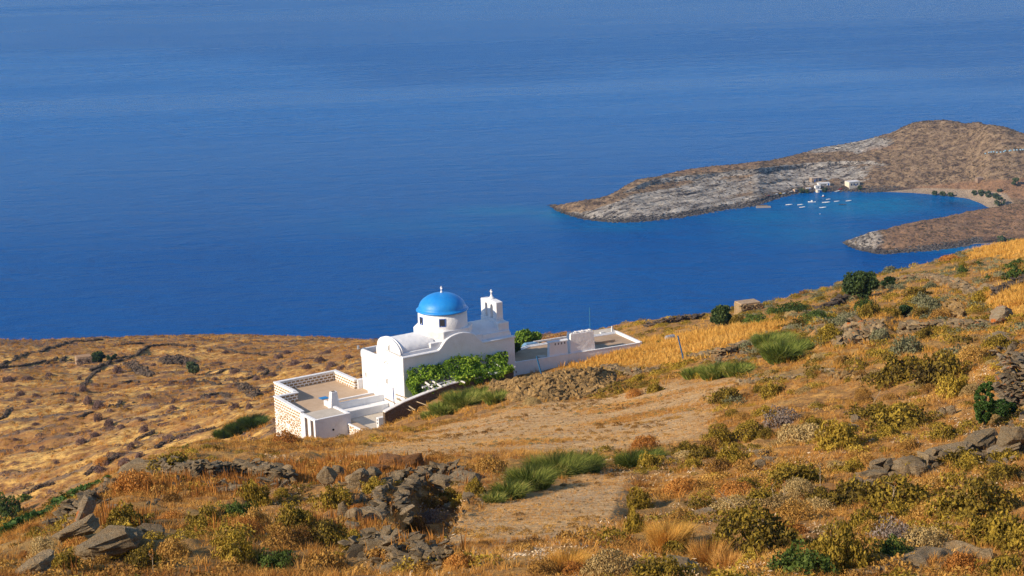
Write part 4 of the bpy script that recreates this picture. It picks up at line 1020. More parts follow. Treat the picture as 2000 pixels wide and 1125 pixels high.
scat('low_scrub', SCR, mOlive, 1100, dens(32, 150) * offroad * lush2 * (.15 + (cpx > 1150) + .6 * (cpx < 900)), .16, .5, 8)
scat('low_scrub', SCR, mBrownS, 2600, dens(32, 180) * offroad * lush3, .12, .45, 9)
scat('low_scrub', SCR, mSage, 500, dens(100, 300) * (cpx > 1400) * offroad * (1 - cg_) * lush3, .25, .8, 10)
scat('low_scrub', SCR, mOlive, 900, dens(110, 300) * (cpx > 1150) * offroad * (1 - cg_) * (.3 + lush2), .25, .8, 12)
scat('low_scrub', SCR, mBrownS, 4200, AREA * (cval > .3) * (cD < 560) * (.35 + lush3), .2, .6, 13)
scat('low_scrub', SCR, mPurple, 1900, AREA * (cval > .3) * (cD < 560) * (.1 + lush3 + 2.5 * lip[:-1, :-1]), .25, .75, 14)
scat('dry_thistles', SPIKE, mRust, 1700, dens(34, 110) * offroad * lush3 * inpoly(cpx, cpy, [(120, 1125), (200, 930), (560, 900), (860, 900), (950, 960), (900, 1125), (600, 1060)]), .7, 1.4, 15, tilt=.04)
scat('pale_litter', LITT, mLitter, 3600, dens(30, 95) * offroad * lush2 * (cpx > 500), .7, 1.5, 16)
PEB = [(V, F) for V, F in ST_ROUND]
scat('loose_stones', PEB, mRubble, 3000, dens(30, 170) * (.25 + lush3), .03, .13, 17, tilt=.6, sz=.7)
scat('loose_stones', PEB, mStoneF, 6500, AREA * (cval > .3) * (cD < 560) * (np.clip(1.8 * fbm(HP[:-1, :-1, 0] / 17, HP[:-1, :-1, 1] / 9, 3, 91) - .2, 0, 1) + 2.2 * lip[:-1, :-1]), .15, .6, 18, tilt=.5, sz=.7)

# ------------------------------------------------------------------ landmarks and labels for the many shrubs
LM = [(745, 960, 'the tall boulders of the broken wall'), (700, 1030, 'the upright pointed boulder'), (900, 935, 'the big flat slab'), (170, 995, 'the lichen covered leaning slab'), (200, 1065, 'the overhanging boulder'),
      (380, 930, 'the grey stone bank'), (265, 940, 'the orange dome shrub'), (1080, 925, 'the green rush clump'), (1245, 895, 'the small rush clump'), (870, 780, 'the green broom by the retaining wall'), (1525, 672, 'the twin broom bushes'),
      (1415, 718, 'the low broom patch'), (1100, 752, 'the tan rubble wall'), (1600, 650, 'the flat stone heap'), (1690, 560, 'the large dark tree'), (1415, 618, 'the round dark tree'), (1468, 600, 'the small stone hut'), (1770, 605, 'the little dark tree'),
      (1850, 600, 'the pale stone pile'), (1960, 615, 'the boulder on the hill'), (1970, 740, 'the ruined wall'), (1960, 840, 'the dark block boulder'), (1770, 910, 'the row of wall stones'), (1840, 1090, 'the long grey slab'), (1500, 900, 'the boulder trio'),
      (1680, 930, 'the two round stones'), (1330, 690, 'the tall blue post'), (1340, 660, 'the golden field'), (1200, 820, 'the upper dirt track'), (1100, 1020, 'the lower dirt track'), (600, 860, 'the terrace house'), (170, 697, 'the ruined field hut'),
      (190, 697, 'the field hut tree'), (380, 718, 'the lone olive tree'), (330, 690, 'the rock field'), (480, 820, 'the dark broom'), (100, 990, 'the green creeper strip'), (300, 850, 'the valley footpath wall'), (690, 690, 'the church'),
      (40, 700, 'the long skyline wall'), (200, 760, 'the valley wall crossing'), (30, 800, 'the western wall stub'), (500, 1060, 'the sloping rock rib')]
pending = []
def shrub_label(o, px, py, look, noun): pending.append((o, px, py, look, noun))
def flush_labels():
    by = {}
    for o, x, y, look, noun in pending:
        l = min(LM, key=lambda q: (q[0] - x) ** 2 + 2.2 * (q[1] - y) ** 2); dx, dy = x - l[0], (y - l[1]) * 1.5
        rel = ('just beside' if math.hypot(dx, dy) < 26 else 'uphill of' if dy > abs(dx) else 'beyond' if -dy > abs(dx) else 'to the left of' if dx < 0 else 'to the right of')
        by.setdefault((look, noun, rel, l[2]), []).append((x, y, o))
    ordn = ['', 'second', 'third', 'fourth', 'fifth', 'sixth', 'seventh', 'eighth', 'ninth', 'tenth', 'eleventh', 'twelfth']
    for (look, noun, rel, lm), L in by.items():
        L.sort(key=lambda q: (q[0], q[1]))
        for i, (x, y, o) in enumerate(L):
            if len(L) == 1: o['label'] = f'{look} {noun} {rel} {lm}'
            else: o['label'] = f"{'leftmost' if i == 0 else 'rightmost' if i == len(L) - 1 else ordn[min(i, 11)] + ' from left'} of {look} {noun + ('es' if noun.endswith('sh') else 's')} {rel} {lm}"
VAR = {}
def variant(kind, i):
    k = (kind, i)
    if k in VAR: return VAR[k]
    r = np.random.default_rng(abs(hash(kind)) % 1000 + i if False else sum(map(ord, kind)) + 31 * i)
    spec = {'olive': (mOlive, 2600, .055, .38, .60), 'brown': (mBrownS, 2400, .045, .28, .62), 'rust': (mRust, 2600, .042, .22, .6), 'sage': (mSage, 1600, .06, .3, .6), 'green': (mGreenS, 2200, .055, .36, .6),
            'grey': (mGrey, 1500, .045, .35, .6), 'purple': (mPurple, 1100, .07, .3, .62), 'tan': (M_SAND, 3600, .034, .14, .58), 'far': (mGreenS, 500, .11, .35, .7)}[kind]
    V, Fs, T = mound(spec[1], spec[3 - 1], r, spec[3], spec[4], .30)
    # dark inner twigs, so that the crown is not hollow
    n = 160; a = r.uniform(0, 6.28, n); el = r.uniform(.1, 1.4, n); L = r.uniform(.55, .98, n)
    d = np.stack([np.cos(a) * np.cos(el), np.sin(a) * np.cos(el), np.sin(el) * spec[4]], 1) * L[:, None]; s = np.cross(d, [0, 0, 1.]); s /= np.linalg.norm(s, axis=1)[:, None] + 1e-6
    Vt = np.stack([-s * .02, s * .02, d], 1).reshape(-1, 3); m = len(V)
    V = np.concatenate([V, Vt]); Fs = np.concatenate([Fs, np.arange(3 * n).reshape(-1, 3) + m]); T = np.concatenate([T, np.zeros(3 * n)])
    nm = {'olive': 'scrub_bush', 'brown': 'scrub_bush', 'rust': 'scrub_bush', 'tan': 'cushion_shrub', 'sage': 'sage_bush', 'green': 'green_bush', 'grey': 'dead_bush', 'purple': 'thorn_bush', 'far': 'green_bush'}[kind]
    VAR[k] = (nm, arr_mesh(nm, V, Fs, spec[0], {'tint': T})); return VAR[k]
M_SAND = M_leaf('cushion_tan', [(.22, .14, .05), (.38, .26, .10), (.50, .37, .16), (.56, .42, .20)], trans=.1)
LOOK = {'olive': 'yellow olive', 'brown': 'brown twiggy', 'rust': 'orange brown', 'sage': 'grey green', 'green': 'dark green', 'grey': 'pale grey dead', 'purple': 'purple', 'tan': 'tan domed', 'far': 'small green'}
NOUN = {'purple': 'thorn bush', 'tan': 'cushion shrub'}
GRP = {'olive': 'olive scrub bushes on the hillside', 'brown': 'brown scrub bushes on the hillside', 'rust': 'orange brown scrub bushes', 'sage': 'grey green bushes on the slope', 'green': 'green bushes on the slope', 'grey': 'dead grey bushes',
       'purple': 'purple thorn bushes in the valley', 'tan': 'cushion shrubs in the foreground', 'far': 'small green bushes'}
def shrub(kind, px, py, wpx, hpx, p=None, i=None):
    p = G(px, py) if p is None else p; s = mpp(p)
    nm, me = variant(kind, int(rng.integers(0, 4)) if i is None else i)
    o = add(nm, me); o.location = (p[0], p[1], p[2] - .04); o.rotation_euler = (0, 0, rng.uniform(0, 6.28)); w = wpx * s / 2.1; h = hpx * s / (.62 + .12) / 1.0
    o.scale = (w, w * rng.uniform(.8, 1.1), h); tag(o, None, NOUN.get(kind, 'bush'), GRP[kind])
    shrub_label(o, px, py, ('large ' if wpx > 62 else '') + LOOK[kind], NOUN.get(kind, 'bush'))
    return o
H = [  # kind, foot x, foot y, width, height as seen in the photograph
 ('rust', 265, 965, 90, 45), ('olive', 350, 918, 95, 30), ('olive', 245, 1030, 90, 40), ('tan', 85, 1085, 62, 42), ('olive', 285, 1110, 80, 45), ('olive', 130, 1110, 70, 35), ('olive', 500, 985, 60, 48), ('green', 465, 1010, 60, 30), ('brown', 500, 1030, 60, 40),
 ('olive', 400, 1030, 70, 40), ('olive', 460, 1090, 90, 45), ('brown', 340, 1090, 70, 40), ('olive', 575, 1030, 80, 40), ('brown', 560, 1075, 80, 40), ('olive', 640, 1060, 85, 40), ('olive', 650, 985, 70, 35), ('olive', 730, 960, 50, 25), ('green', 540, 1110, 80, 36), ('brown', 640, 1120, 90, 45),
 ('olive', 690, 1075, 60, 35), ('olive', 930, 965, 40, 26), ('brown', 960, 925, 60, 35), ('olive', 900, 985, 36, 18), ('tan', 1190, 1130, 125, 60), ('olive', 1290, 1135, 110, 50), ('rust', 1260, 880, 60, 30), ('olive', 1270, 915, 50, 30), ('olive', 1250, 990, 50, 36), ('olive', 1240, 1040, 40, 46),
 ('grey', 840, 1020, 60, 30), ('brown', 850, 1000, 60, 36), ('olive', 875, 985, 50, 28), ('brown', 815, 1040, 50, 30), ('olive', 1480, 1075, 150, 70), ('olive', 1400, 860, 55, 28), ('olive', 1470, 855, 70, 28), ('olive', 1430, 905, 70, 32), ('green', 1570, 1120, 130, 48), ('olive', 1650, 1110, 110, 75), ('tan', 1440, 1000, 90, 34), ('tan', 1520, 1000, 110, 36), ('tan', 1600, 1000, 80, 34), ('rust', 1440, 965, 80, 25),
 ('olive', 1560, 950, 110, 42), ('tan', 1570, 865, 110, 44), ('olive', 1640, 870, 90, 44), ('olive', 1660, 985, 110, 42), ('olive', 1750, 985, 130, 48), ('grey', 1745, 1060, 80, 48), ('green', 1740, 1085, 70, 36), ('tan', 1805, 1075, 105, 52), ('olive', 1900, 1010, 150, 62), ('olive', 1950, 1065, 130, 62),
 ('brown', 1900, 1060, 80, 44), ('rust', 1880, 1120, 70, 48), ('olive', 1965, 1125, 100, 42), ('olive', 1760, 835, 130, 40), ('olive', 1700, 820, 90, 30), ('olive', 1850, 855, 70, 26), ('olive', 1875, 905, 70, 30), ('olive', 1600, 985, 60, 30), ('olive', 1760, 745, 120, 48), ('olive', 1840, 745, 110, 50),
 ('olive', 1420, 785, 70, 26), ('olive', 1510, 770, 50, 22), ('olive', 1870, 770, 70, 40), ('grey', 1530, 830, 80, 34), ('olive', 1590, 845, 50, 30), ('grey', 1310, 905, 30, 16), ('olive', 1960, 680, 60, 25), ('brown', 1900, 700, 60, 26), ('sage', 1770, 690, 60, 34), ('sage', 1720, 665, 40, 25), ('sage', 1640, 640, 46, 22),
 ('sage', 1820, 610, 50, 30), ('sage', 1800, 595, 40, 24), ('olive', 1795, 580, 50, 18), ('olive', 1700, 620, 50, 26), ('green', 1690, 605, 44, 22), ('sage', 1660, 625, 40, 18), ('green', 1600, 628, 60, 18), ('olive', 1560, 640, 50, 16), ('green', 1550, 610, 60, 18), ('green', 1475, 635, 50, 22), ('olive', 1445, 632, 26, 16),
 ('green', 1510, 612, 24, 12), ('olive', 1520, 630, 26, 14), ('far', 1290, 672, 17, 10), ('far', 1880, 532, 30, 14), ('far', 1910, 520, 26, 11), ('far', 1985, 545, 60, 22), ('far', 1975, 528, 40, 14), ('far', 1930, 545, 20, 10), ('far', 1990, 515, 40, 10), ('olive', 1880, 522, 22, 10), ('far', 1640, 593, 20, 9),
 ('far', 1455, 606, 12, 7), ('rust', 1855, 510, 46, 14), ('sage', 1600, 615, 30, 12), ('olive', 1280, 765, 36, 18), ('olive', 1250, 745, 34, 14), ('tan', 1040, 790, 42, 16), ('rust', 1240, 775, 40, 16), ('brown', 1265, 748, 20, 12), ('rust', 560, 870, 70, 28), ('rust', 720, 835, 90, 18), ('olive', 1350, 700, 30, 12),
 ('brown', 1400, 1110, 90, 36), ('rust', 1330, 960, 70, 30), ('brown', 1330, 1020, 60, 26), ('rust', 1120, 1120, 60, 28), ('brown', 1060, 1120, 60, 30), ('rust', 900, 1110, 70, 34), ('brown', 830, 1120, 60, 28), ('olive', 1960, 935, 80, 30), ('brown', 1820, 960, 70, 26), ('rust', 1550, 1040, 60, 24), ('tan', 1640, 915, 60, 20),
 ('far', 48, 977, 30, 14), ('green', 12, 1012, 66, 44), ('olive', 120, 985, 50, 22), ('rust', 60, 1035, 36, 16), ('far', 365, 878, 18, 12), ('olive', 410, 880, 40, 12), ('rust', 200, 905, 30, 14)]
H += [('purple', x, y, w, h) for x, y, w, h in [(229, 727, 22, 18), (171, 788, 18, 20), (193, 797, 26, 17), (192, 823, 18, 21), (213, 831, 24, 16), (141, 786, 22, 13), (162, 765, 14, 16), (57, 786, 18, 9), (40, 773, 20, 12), (70, 775, 16, 9),
  (286, 777, 26, 11), (340, 787, 14, 12), (338, 799, 15, 11), (330, 807, 16, 10), (376, 748, 18, 13), (335, 752, 12, 12), (282, 843, 22, 16), (275, 822, 14, 9), (238, 836, 14, 9), (330, 860, 26, 14), (160, 867, 26, 15), (185, 852, 22, 10), (256, 877, 18, 17), (272, 893, 20, 13), (243, 907, 26, 15),
  (196, 920, 26, 13), (208, 907, 18, 10), (459, 800, 26, 16), (487, 798, 20, 13), (430, 788, 20, 9), (385, 838, 18, 10), (361, 822, 20, 11), (459, 728, 22, 11), (428, 711, 14, 7), (410, 686, 12, 7), (378, 685, 12, 7), (440, 690, 16, 7), (15, 745, 30, 12), (54, 742, 24, 10), (95, 735, 18, 9),
  (30, 860, 14, 7), (82, 875, 12, 6), (110, 905, 12, 7), (455, 756, 18, 9), (545, 700, 22, 12), (575, 712, 24, 12), (600, 720, 22, 12), (625, 706, 24, 12), (648, 715, 22, 12), (668, 722, 20, 12), (680, 700, 18, 10), (510, 722, 18, 10), (532, 735, 20, 10), (560, 690, 18, 8), (640, 690, 18, 8), (500, 742, 18, 10), (120, 745, 12, 6), (224, 757, 16, 8),
  (300, 715, 14, 7), (155, 742, 12, 9), (420, 742, 14, 7), (246, 800, 14, 7), (120, 820, 14, 7), (70, 830, 16, 7), (310, 745, 12, 6)]]
for q in H: shrub(*(q if q[0] in ('purple', 'far') else (q[0], q[1], q[2], q[3] * 1.15, q[4] * 1.25)))
def auto_shrubs(n, kinds, weight, w0, w1, seed):
    P = pick(n, weight, seed); x, y = proj(P)
    for p, a, b in zip(P, x, y):
        k = kinds[int(rng.integers(0, len(kinds)))]; ww = rng.uniform(w0, w1); s = mpp(p); shrub(k, float(a), float(b), ww / s, ww * rng.uniform(.4, .55) / s, p)
auto_shrubs(80, ['olive', 'brown', 'olive', 'tan'], dens(33, 110) * (offroad > .95) * (cpx > 1280) * (cpx < 2000) * (cpy < 1125) * (cpy > 700), .55, 1.3, 101)
auto_shrubs(44, ['olive', 'brown', 'rust'], dens(33, 100) * (offroad > .95) * (cpx > 0) * (cpx < 800) * (cpy < 1125) * (cpy > 930), .45, 1.0, 102)
auto_shrubs(44, ['olive', 'sage', 'brown', 'tan'], dens(110, 270) * (cg_ < .3) * (offroad > .95) * (cpx > 1420) * (cpx < 2000), .9, 2.2, 103)

# brooms and rush clumps: upright green rods
def broom(name, label, pix, h_px, n, seed, mat=mBroom, wid=.02, cat='bush', grp=None, spreadpx=None, lean=.5):
    """pix: list of (x, y, half-width px) lobes in the photograph, one plant"""
    r = np.random.default_rng(seed); Vs, Fs, Ts = [], [], []; b = 0; o0 = G(pix[0][0], pix[0][1])
    for x, y, hw, hp in pix:
        p = G(x, y); s = mpp(p); V, Fc, T = blades(int(n * hw * hw / sum(q[2] ** 2 for q in pix)), hw * s * .75, hp * s * .6, hp * s * 1.05, wid, lean, r)
        V[:, 2] += 0; V = V + (p - o0); Vs.append(V); Fs.append(Fc + b); Ts.append(T); b += len(V)
    o = add(name, arr_mesh(name, np.concatenate(Vs), np.concatenate(Fs), mat, {'tint': np.concatenate(Ts)})); o.location = o0
    return tag(o, label, cat, grp)
broom('broom_bush', 'long green broom bush in front of the dark retaining wall', [(905, 795, 38, 34), (940, 782, 30, 28), (968, 786, 26, 26), (870, 808, 34, 26), (845, 818, 24, 18)], 30, 6500, 1, wid=.085)
broom('broom_bush', 'taller broom bush behind its twin near the flat stone heap', [(1500, 678, 34, 30), (1525, 672, 30, 26)], 30, 3600, 2, wid=.06)
broom('broom_bush', 'nearer broom bush of the twins with yellowing tips', [(1528, 706, 38, 44), (1562, 690, 26, 34), (1508, 700, 22, 32)], 30, 4200, 3, wid=.055)
broom('broom_bush', 'low spreading broom patch beside the upper dirt track', [(1400, 737, 40, 28), (1440, 732, 36, 26), (1355, 737, 26, 22)], 30, 5000, 4, wid=.065)
broom('rush_clump', 'large bright green rush clump between the two dirt tracks', [(1085, 932, 58, 52), (1135, 920, 46, 40), (1035, 950, 50, 44), (995, 970, 38, 34), (965, 980, 24, 22)], 30, 8500, 5, wid=.032, mat=mRush, lean=.7, cat='rushes')
broom('rush_clump', 'smaller green rush clump at the edge of the scrub', [(1235, 912, 36, 34), (1268, 900, 28, 30)], 30, 2800, 6, wid=.03, mat=mRush, lean=.7, cat='rushes')
broom('broom_bush', 'dark green broom behind the corner of the terrace house', [(495, 838, 28, 28), (470, 846, 30, 24), (440, 856, 24, 20)], 30, 9000, 7, mat=mGreenS, wid=.09)
broom('grass_tussock', 'tall golden grass tussock left of the dark scrub bush', [(1300, 1075, 34, 62), (1325, 1060, 24, 50)], 30, 2600, 8, mat=mGold, wid=.014, cat='grass tussock', lean=.35)
broom('grass_tussock', 'upright straw tussock beside the long scrub bush near the bottom', [(1385, 1115, 36, 70), (1420, 1120, 30, 52)], 30, 2400, 9, mat=mStraw, wid=.014, cat='grass tussock', lean=.3)
broom('grass_tussock', 'fan of pale dry grass above the lower dirt track', [(1110, 1110, 40, 40)], 30, 1600, 10, mat=mGold, wid=.014, cat='grass tussock')

# creepers
def creeper(name, label, path, wpx, hpx, n, size, seed, mat=mCreep):
    r = np.random.default_rng(seed); pts = [G(x, y) for x, y in path]; t = r.uniform(0, len(pts) - 1, n); i = t.astype(int); f = t - i; P = np.array(pts)
    C = P[i] * (1 - f[:, None]) + P[i + 1] * f[:, None]; s = mpp(pts[0]); C[:, :2] += r.normal(0, wpx * s * .5, (n, 2)) * .6
    C[:, 2] = [drop(a, b, default=c) for a, b, c in C]; C[:, 2] += hpx * s * r.uniform(0, 1, n) * (.4 + .6 * np.abs(vn(t * 3, t * 0, seed)))
    V, Fq, T = leafcloud(C - pts[0], size, r, .4); o = add(name, arr_mesh(name, V, Fq, mat, {'tint': T})); o.location = pts[0]; return tag(o, label, 'creeper')
creeper('green_creeper', 'bright green creeper strip running up the lower left slope', [(-20, 1062), (60, 1020), (120, 985), (165, 962)], 24, 22, 9000, .13, 1)
creeper('green_creeper', 'short leafy creeper stretch above the long green strip', [(172, 955), (190, 945), (212, 938)], 9, 12, 1500, .11, 2)

# ------------------------------------------------------------------ stone walls
rubble_pts = [(962, 752), (1010, 752), (1070, 752), (1130, 742), (1180, 728)]
def rubble(name, label, poly, n, s0, s1, seed, mat, cat='wall', lift=0.0, humppx=0, rnd=True):
    r = np.random.default_rng(seed); xs = [p[0] for p in poly]; ys = [p[1] for p in poly]; P = []
    yc = sum(ys) / len(ys)
    while len(P) < n:
        x = r.uniform(min(xs), max(xs)); y = r.uniform(min(ys), max(ys))
        if not inpoly(np.array([x]), np.array([y]), poly)[0]: continue
        g = G(x, y); P.append(g)
    P = np.array(P); P[:, 2] += r.uniform(-.05, .35, n) * s1
    s = r.uniform(s0, s1, n) * np.where(r.uniform(size=n) < .08, 1.6, 1); rt = r.normal(0, .5, (n, 3)); rt[:, 2] = r.uniform(0, 6.28, n)
    V, Fs, T = scatter_merge(ST_ROUND if rnd else ST_FLAT, P, rotm(rt[:, 0], rt[:, 1], rt[:, 2]), np.stack([s, s * .85, s * .8], 1), r.uniform(0, 1, n)); o0 = P.mean(0)
    o = add(name, arr_mesh(name, V - o0, Fs, mat, {'tint': T})); o.location = o0; return tag(o, label if cat else None, cat)
# the tan rubble wall: a real bank of stones 1.6 m high
def bank(name, label, foot, top, dback, n, s0, s1, seed, mat, cat='wall'):
    """foot and top edges as photograph pixels; the top edge stands dback metres behind the foot"""
    r = np.random.default_rng(seed); fx = [p[0] for p in foot]; P = []; fD = [float(np.hypot(*G(a, b)[:2])) for a, b in foot]; md = float(np.median(fD)); fD = [.4 * q + .6 * md for q in fD]
    for _ in range(n):
        x = r.uniform(fx[0], fx[-1]); yf = np.interp(x, fx, [p[1] for p in foot]); yt = np.interp(x, [p[0] for p in top], [p[1] for p in top]); D = np.interp(x, fx, fD)
        t = r.uniform(0, 1.12); P.append(Pt(x, yf + (yt - yf) * min(t, 1), D + dback * t) - np.array([0, 0, .25 * max(0, t - 1)]))
    P = np.array(P); P += r.normal(0, .04, P.shape)
    s = r.uniform(s0, s1, n) * np.where(r.uniform(size=n) < .08, 1.7, 1); rt = r.normal(0, .5, (n, 3)); rt[:, 2] = r.uniform(0, 6.28, n)
    V, Fs, T = scatter_merge(ST_ROUND, P, rotm(rt[:, 0], rt[:, 1], rt[:, 2]), np.stack([s, s * .85, s * .8], 1), r.uniform(0, 1, n)); o0 = P[0].copy(); V = V - o0
    o = add(name, arr_mesh(name, V, Fs, mat, {'tint': T})); o.location = o0; return tag(o, label, cat)
bank('rubble_wall', 'long tan rubble stone bank below the flat roofed house', [(958, 770), (1010, 785), (1070, 786), (1130, 780), (1160, 772), (1200, 752)], [(958, 750), (1010, 742), (1060, 733), (1120, 726), (1160, 722), (1200, 728)], 4.5, 3600, .16, .5, 3, mRubble)
tag(rubble('scattered_rocks', 'flat stone heap above the twin broom bushes', [(1590, 668), (1600, 640), (1640, 628), (1725, 632), (1722, 650), (1690, 672), (1640, 680)], 520, .25, .8, 5, mStoneW, None, rnd=False), kind='stuff')
tag(rubble('scattered_rocks', 'pale rounded stone pile high on the right slope', [(1820, 622), (1840, 600), (1862, 592), (1885, 602), (1880, 622), (1850, 618)], 300, .25, .6, 6, mRubble, None), kind='stuff')
tag(rubble('scattered_rocks', 'small mound of loose stones in the middle of the slope', [(1615, 735), (1640, 728), (1700, 732), (1705, 745), (1640, 742)], 130, .12, .4, 7, mRubble, None), kind='stuff')
tag(rubble('scattered_rocks', 'grey rock spread in the valley beside the lone olive tree', [(312, 705), (325, 696), (350, 696), (385, 706), (380, 714), (350, 712), (320, 712)], 420, .3, 1.0, 8, mStoneF, None), kind='stuff')
tag(rubble('scattered_rocks', 'grey rock tongue in the valley below the field walls', [(240, 712), (262, 706), (300, 730), (296, 738), (268, 732)], 360, .3, 1.0, 9, mStoneF, None), kind='stuff')
tag(rubble('scattered_rocks', 'grey rock scatter in the valley left of the terrace', [(455, 745), (480, 752), (510, 768), (500, 780), (470, 768)], 300, .3, .9, 10, mStoneF, None), kind='stuff')
stone_wall('dry_stone_wall', 'ruined lichen spotted dry stone wall on the right edge', [(1946, 800), (1985, 792), (2040, 780), (2100, 770)], 2.3, .42, 11, .8, mRockL, True, .6)
stone_wall('dry_stone_wall', 'low dark stone wall beside the tall blue post', [(1345, 706), (1380, 700), (1410, 696), (1425, 690)], .6, .55, 12, .5, mStoneW)
stone_wall('dry_stone_wall', 'short stone wall joining the twin broom bushes', [(1420, 690), (1450, 683), (1480, 674), (1492, 668)], .75, .6, 13, .5, mStoneW)
stone_wall('dry_stone_wall', 'low broken stone wall crossing under the pale stone pile', [(1762, 650), (1800, 652), (1840, 645), (1880, 645), (1920, 640)], .7, .6, 14, .5, mStoneW)
stone_wall('dry_stone_wall', 'thin stone wall climbing from the large dark tree', [(1580, 617), (1610, 610), (1640, 594), (1655, 586)], .7, .7, 15, .6, mStoneF)
stone_wall('dry_stone_wall', 'stone wall running right from beyond the little dark tree', [(1750, 552), (1800, 542), (1830, 548), (1880, 565), (1930, 572)], .6, .7, 16, .6, mStoneW)
stone_wall('dry_stone_wall', 'dark stone wall descending at the upper right edge', [(1945, 578), (1965, 566), (1985, 560), (2010, 548)], .7, .7, 17, .6, mStoneF)
stone_wall('dry_stone_wall', 'low wall on the skyline right of the flat roofed house', [(1262, 640), (1300, 632), (1330, 628), (1370, 622)], .6, .8, 18, .6, mStoneF)
stone_wall('dry_stone_wall', 'stone edging along the upper dirt track below the broom', [(1440, 748), (1500, 745), (1560, 738), (1620, 728)], .22, .4, 19, .3, mStoneW, messy=.6, hvar=.8)
stone_wall('dry_stone_wall', 'dark rock lip beside the golden field and the blue post', [(1180, 722), (1220, 728), (1250, 735), (1290, 728)], .4, .5, 20, .5, mStoneW, messy=.6)
stone_wall('dry_stone_wall', 'stone bank left of the red boulders above the thistle slope', [(305, 925), (350, 932), (400, 938), (450, 936), (500, 938), (560, 945)], .75, .42, 21, .6, mRock, True, .5)
stone_wall('dry_stone_wall', 'broken stone wall curving down past the pointed boulder', [(770, 1020), (760, 990), (770, 965), (800, 945), (850, 930), (900, 925)], .38, .42, 22, .9, mRock, True, .5)
stone_wall('dry_stone_wall', 'collapsed wall of flat stones at the bottom beside the lower track', [(700, 1075), (740, 1080), (790, 1085), (850, 1110)], .55, .4, 23, .8, mRock, True, .6)
stone_wall('dry_stone_wall', 'row of squared wall stones on the right scrub slope', [(1690, 935), (1720, 932), (1760, 925), (1800, 915), (1840, 905)], .5, .5, 24, .4, mRock, False, .4)
stone_wall('dry_stone_wall', 'stone line above the green creeper strip', [(100, 1025), (140, 1000), (180, 975), (200, 965), (235, 945)], .35, .4, 25, .3, mRock, True, .5)
VW = [('long valley wall sweeping up to the left skyline', [(-40, 745), (0, 715), (40, 700), (90, 682), (140, 668), (200, 664)], 1.2), ('dark wall below the long skyline wall', [(-10, 722), (40, 716), (80, 708), (130, 698)], 1.1),
      ('wall running from the field hut up to the right', [(175, 726), (195, 718), (235, 706), (270, 693), (285, 680), (330, 675), (380, 678)], 1.3), ('broken wall descending from the field hut to the thorn bushes', [(160, 765), (165, 750), (182, 732), (195, 722)], 1.0),
      ('dark terrace wall right of the lone olive tree', [(400, 736), (430, 728), (460, 722)], 1.1), ('wall stub at the left edge of the valley', [(-10, 825), (10, 815), (22, 800)], 1.0), ('terrace wall in the middle of the valley', [(152, 818), (165, 812), (182, 806)], 1.0),
      ('terrace wall beside the middle thorn bushes', [(215, 795), (235, 786)], 1.0), ('wall on the skyline above the valley field', [(228, 676), (250, 673), (280, 672)], .9), ('short wall on the slope below the path', [(165, 930), (185, 915), (205, 905), (225, 895), (228, 888)], .9),
      ('dark wall along the low edge of the valley', [(45, 968), (60, 962), (85, 950), (105, 946)], .8), ('valley wall rising toward the terrace house', [(305, 877), (330, 864), (360, 852), (390, 845), (420, 838)], .9), ('grey wall left of the terrace house', [(470, 745), (495, 738), (520, 728), (545, 718)], 1.0),
      ('wall line below the lone olive tree', [(340, 748), (370, 742), (400, 745), (430, 752)], .9), ('small wall in the upper valley', [(235, 750), (260, 746), (272, 748)], .9), ('terrace lip in the left valley', [(100, 772), (130, 770), (150, 775)], .8), ('rocky lip in the right of the valley', [(395, 775), (430, 770), (450, 776)], .9),
      ('faint wall high on the right of the valley', [(430, 680), (470, 690), (520, 695)], .8), ('dark wall near the valley footpath', [(265, 862), (290, 850), (300, 845)], .8), ('terrace wall left of the field hut', [(90, 712), (120, 705), (140, 703)], 1.0), ('wall right of the green tree by the field hut', [(210, 703), (240, 700), (262, 695)], .9)]
for i, (lb, pts_, hh) in enumerate(VW):
    stone_wall('field_wall', lb, pts_, hh * .42, .45, 40 + i, .4, mStoneF, False, .6, grp='field walls in the valley')

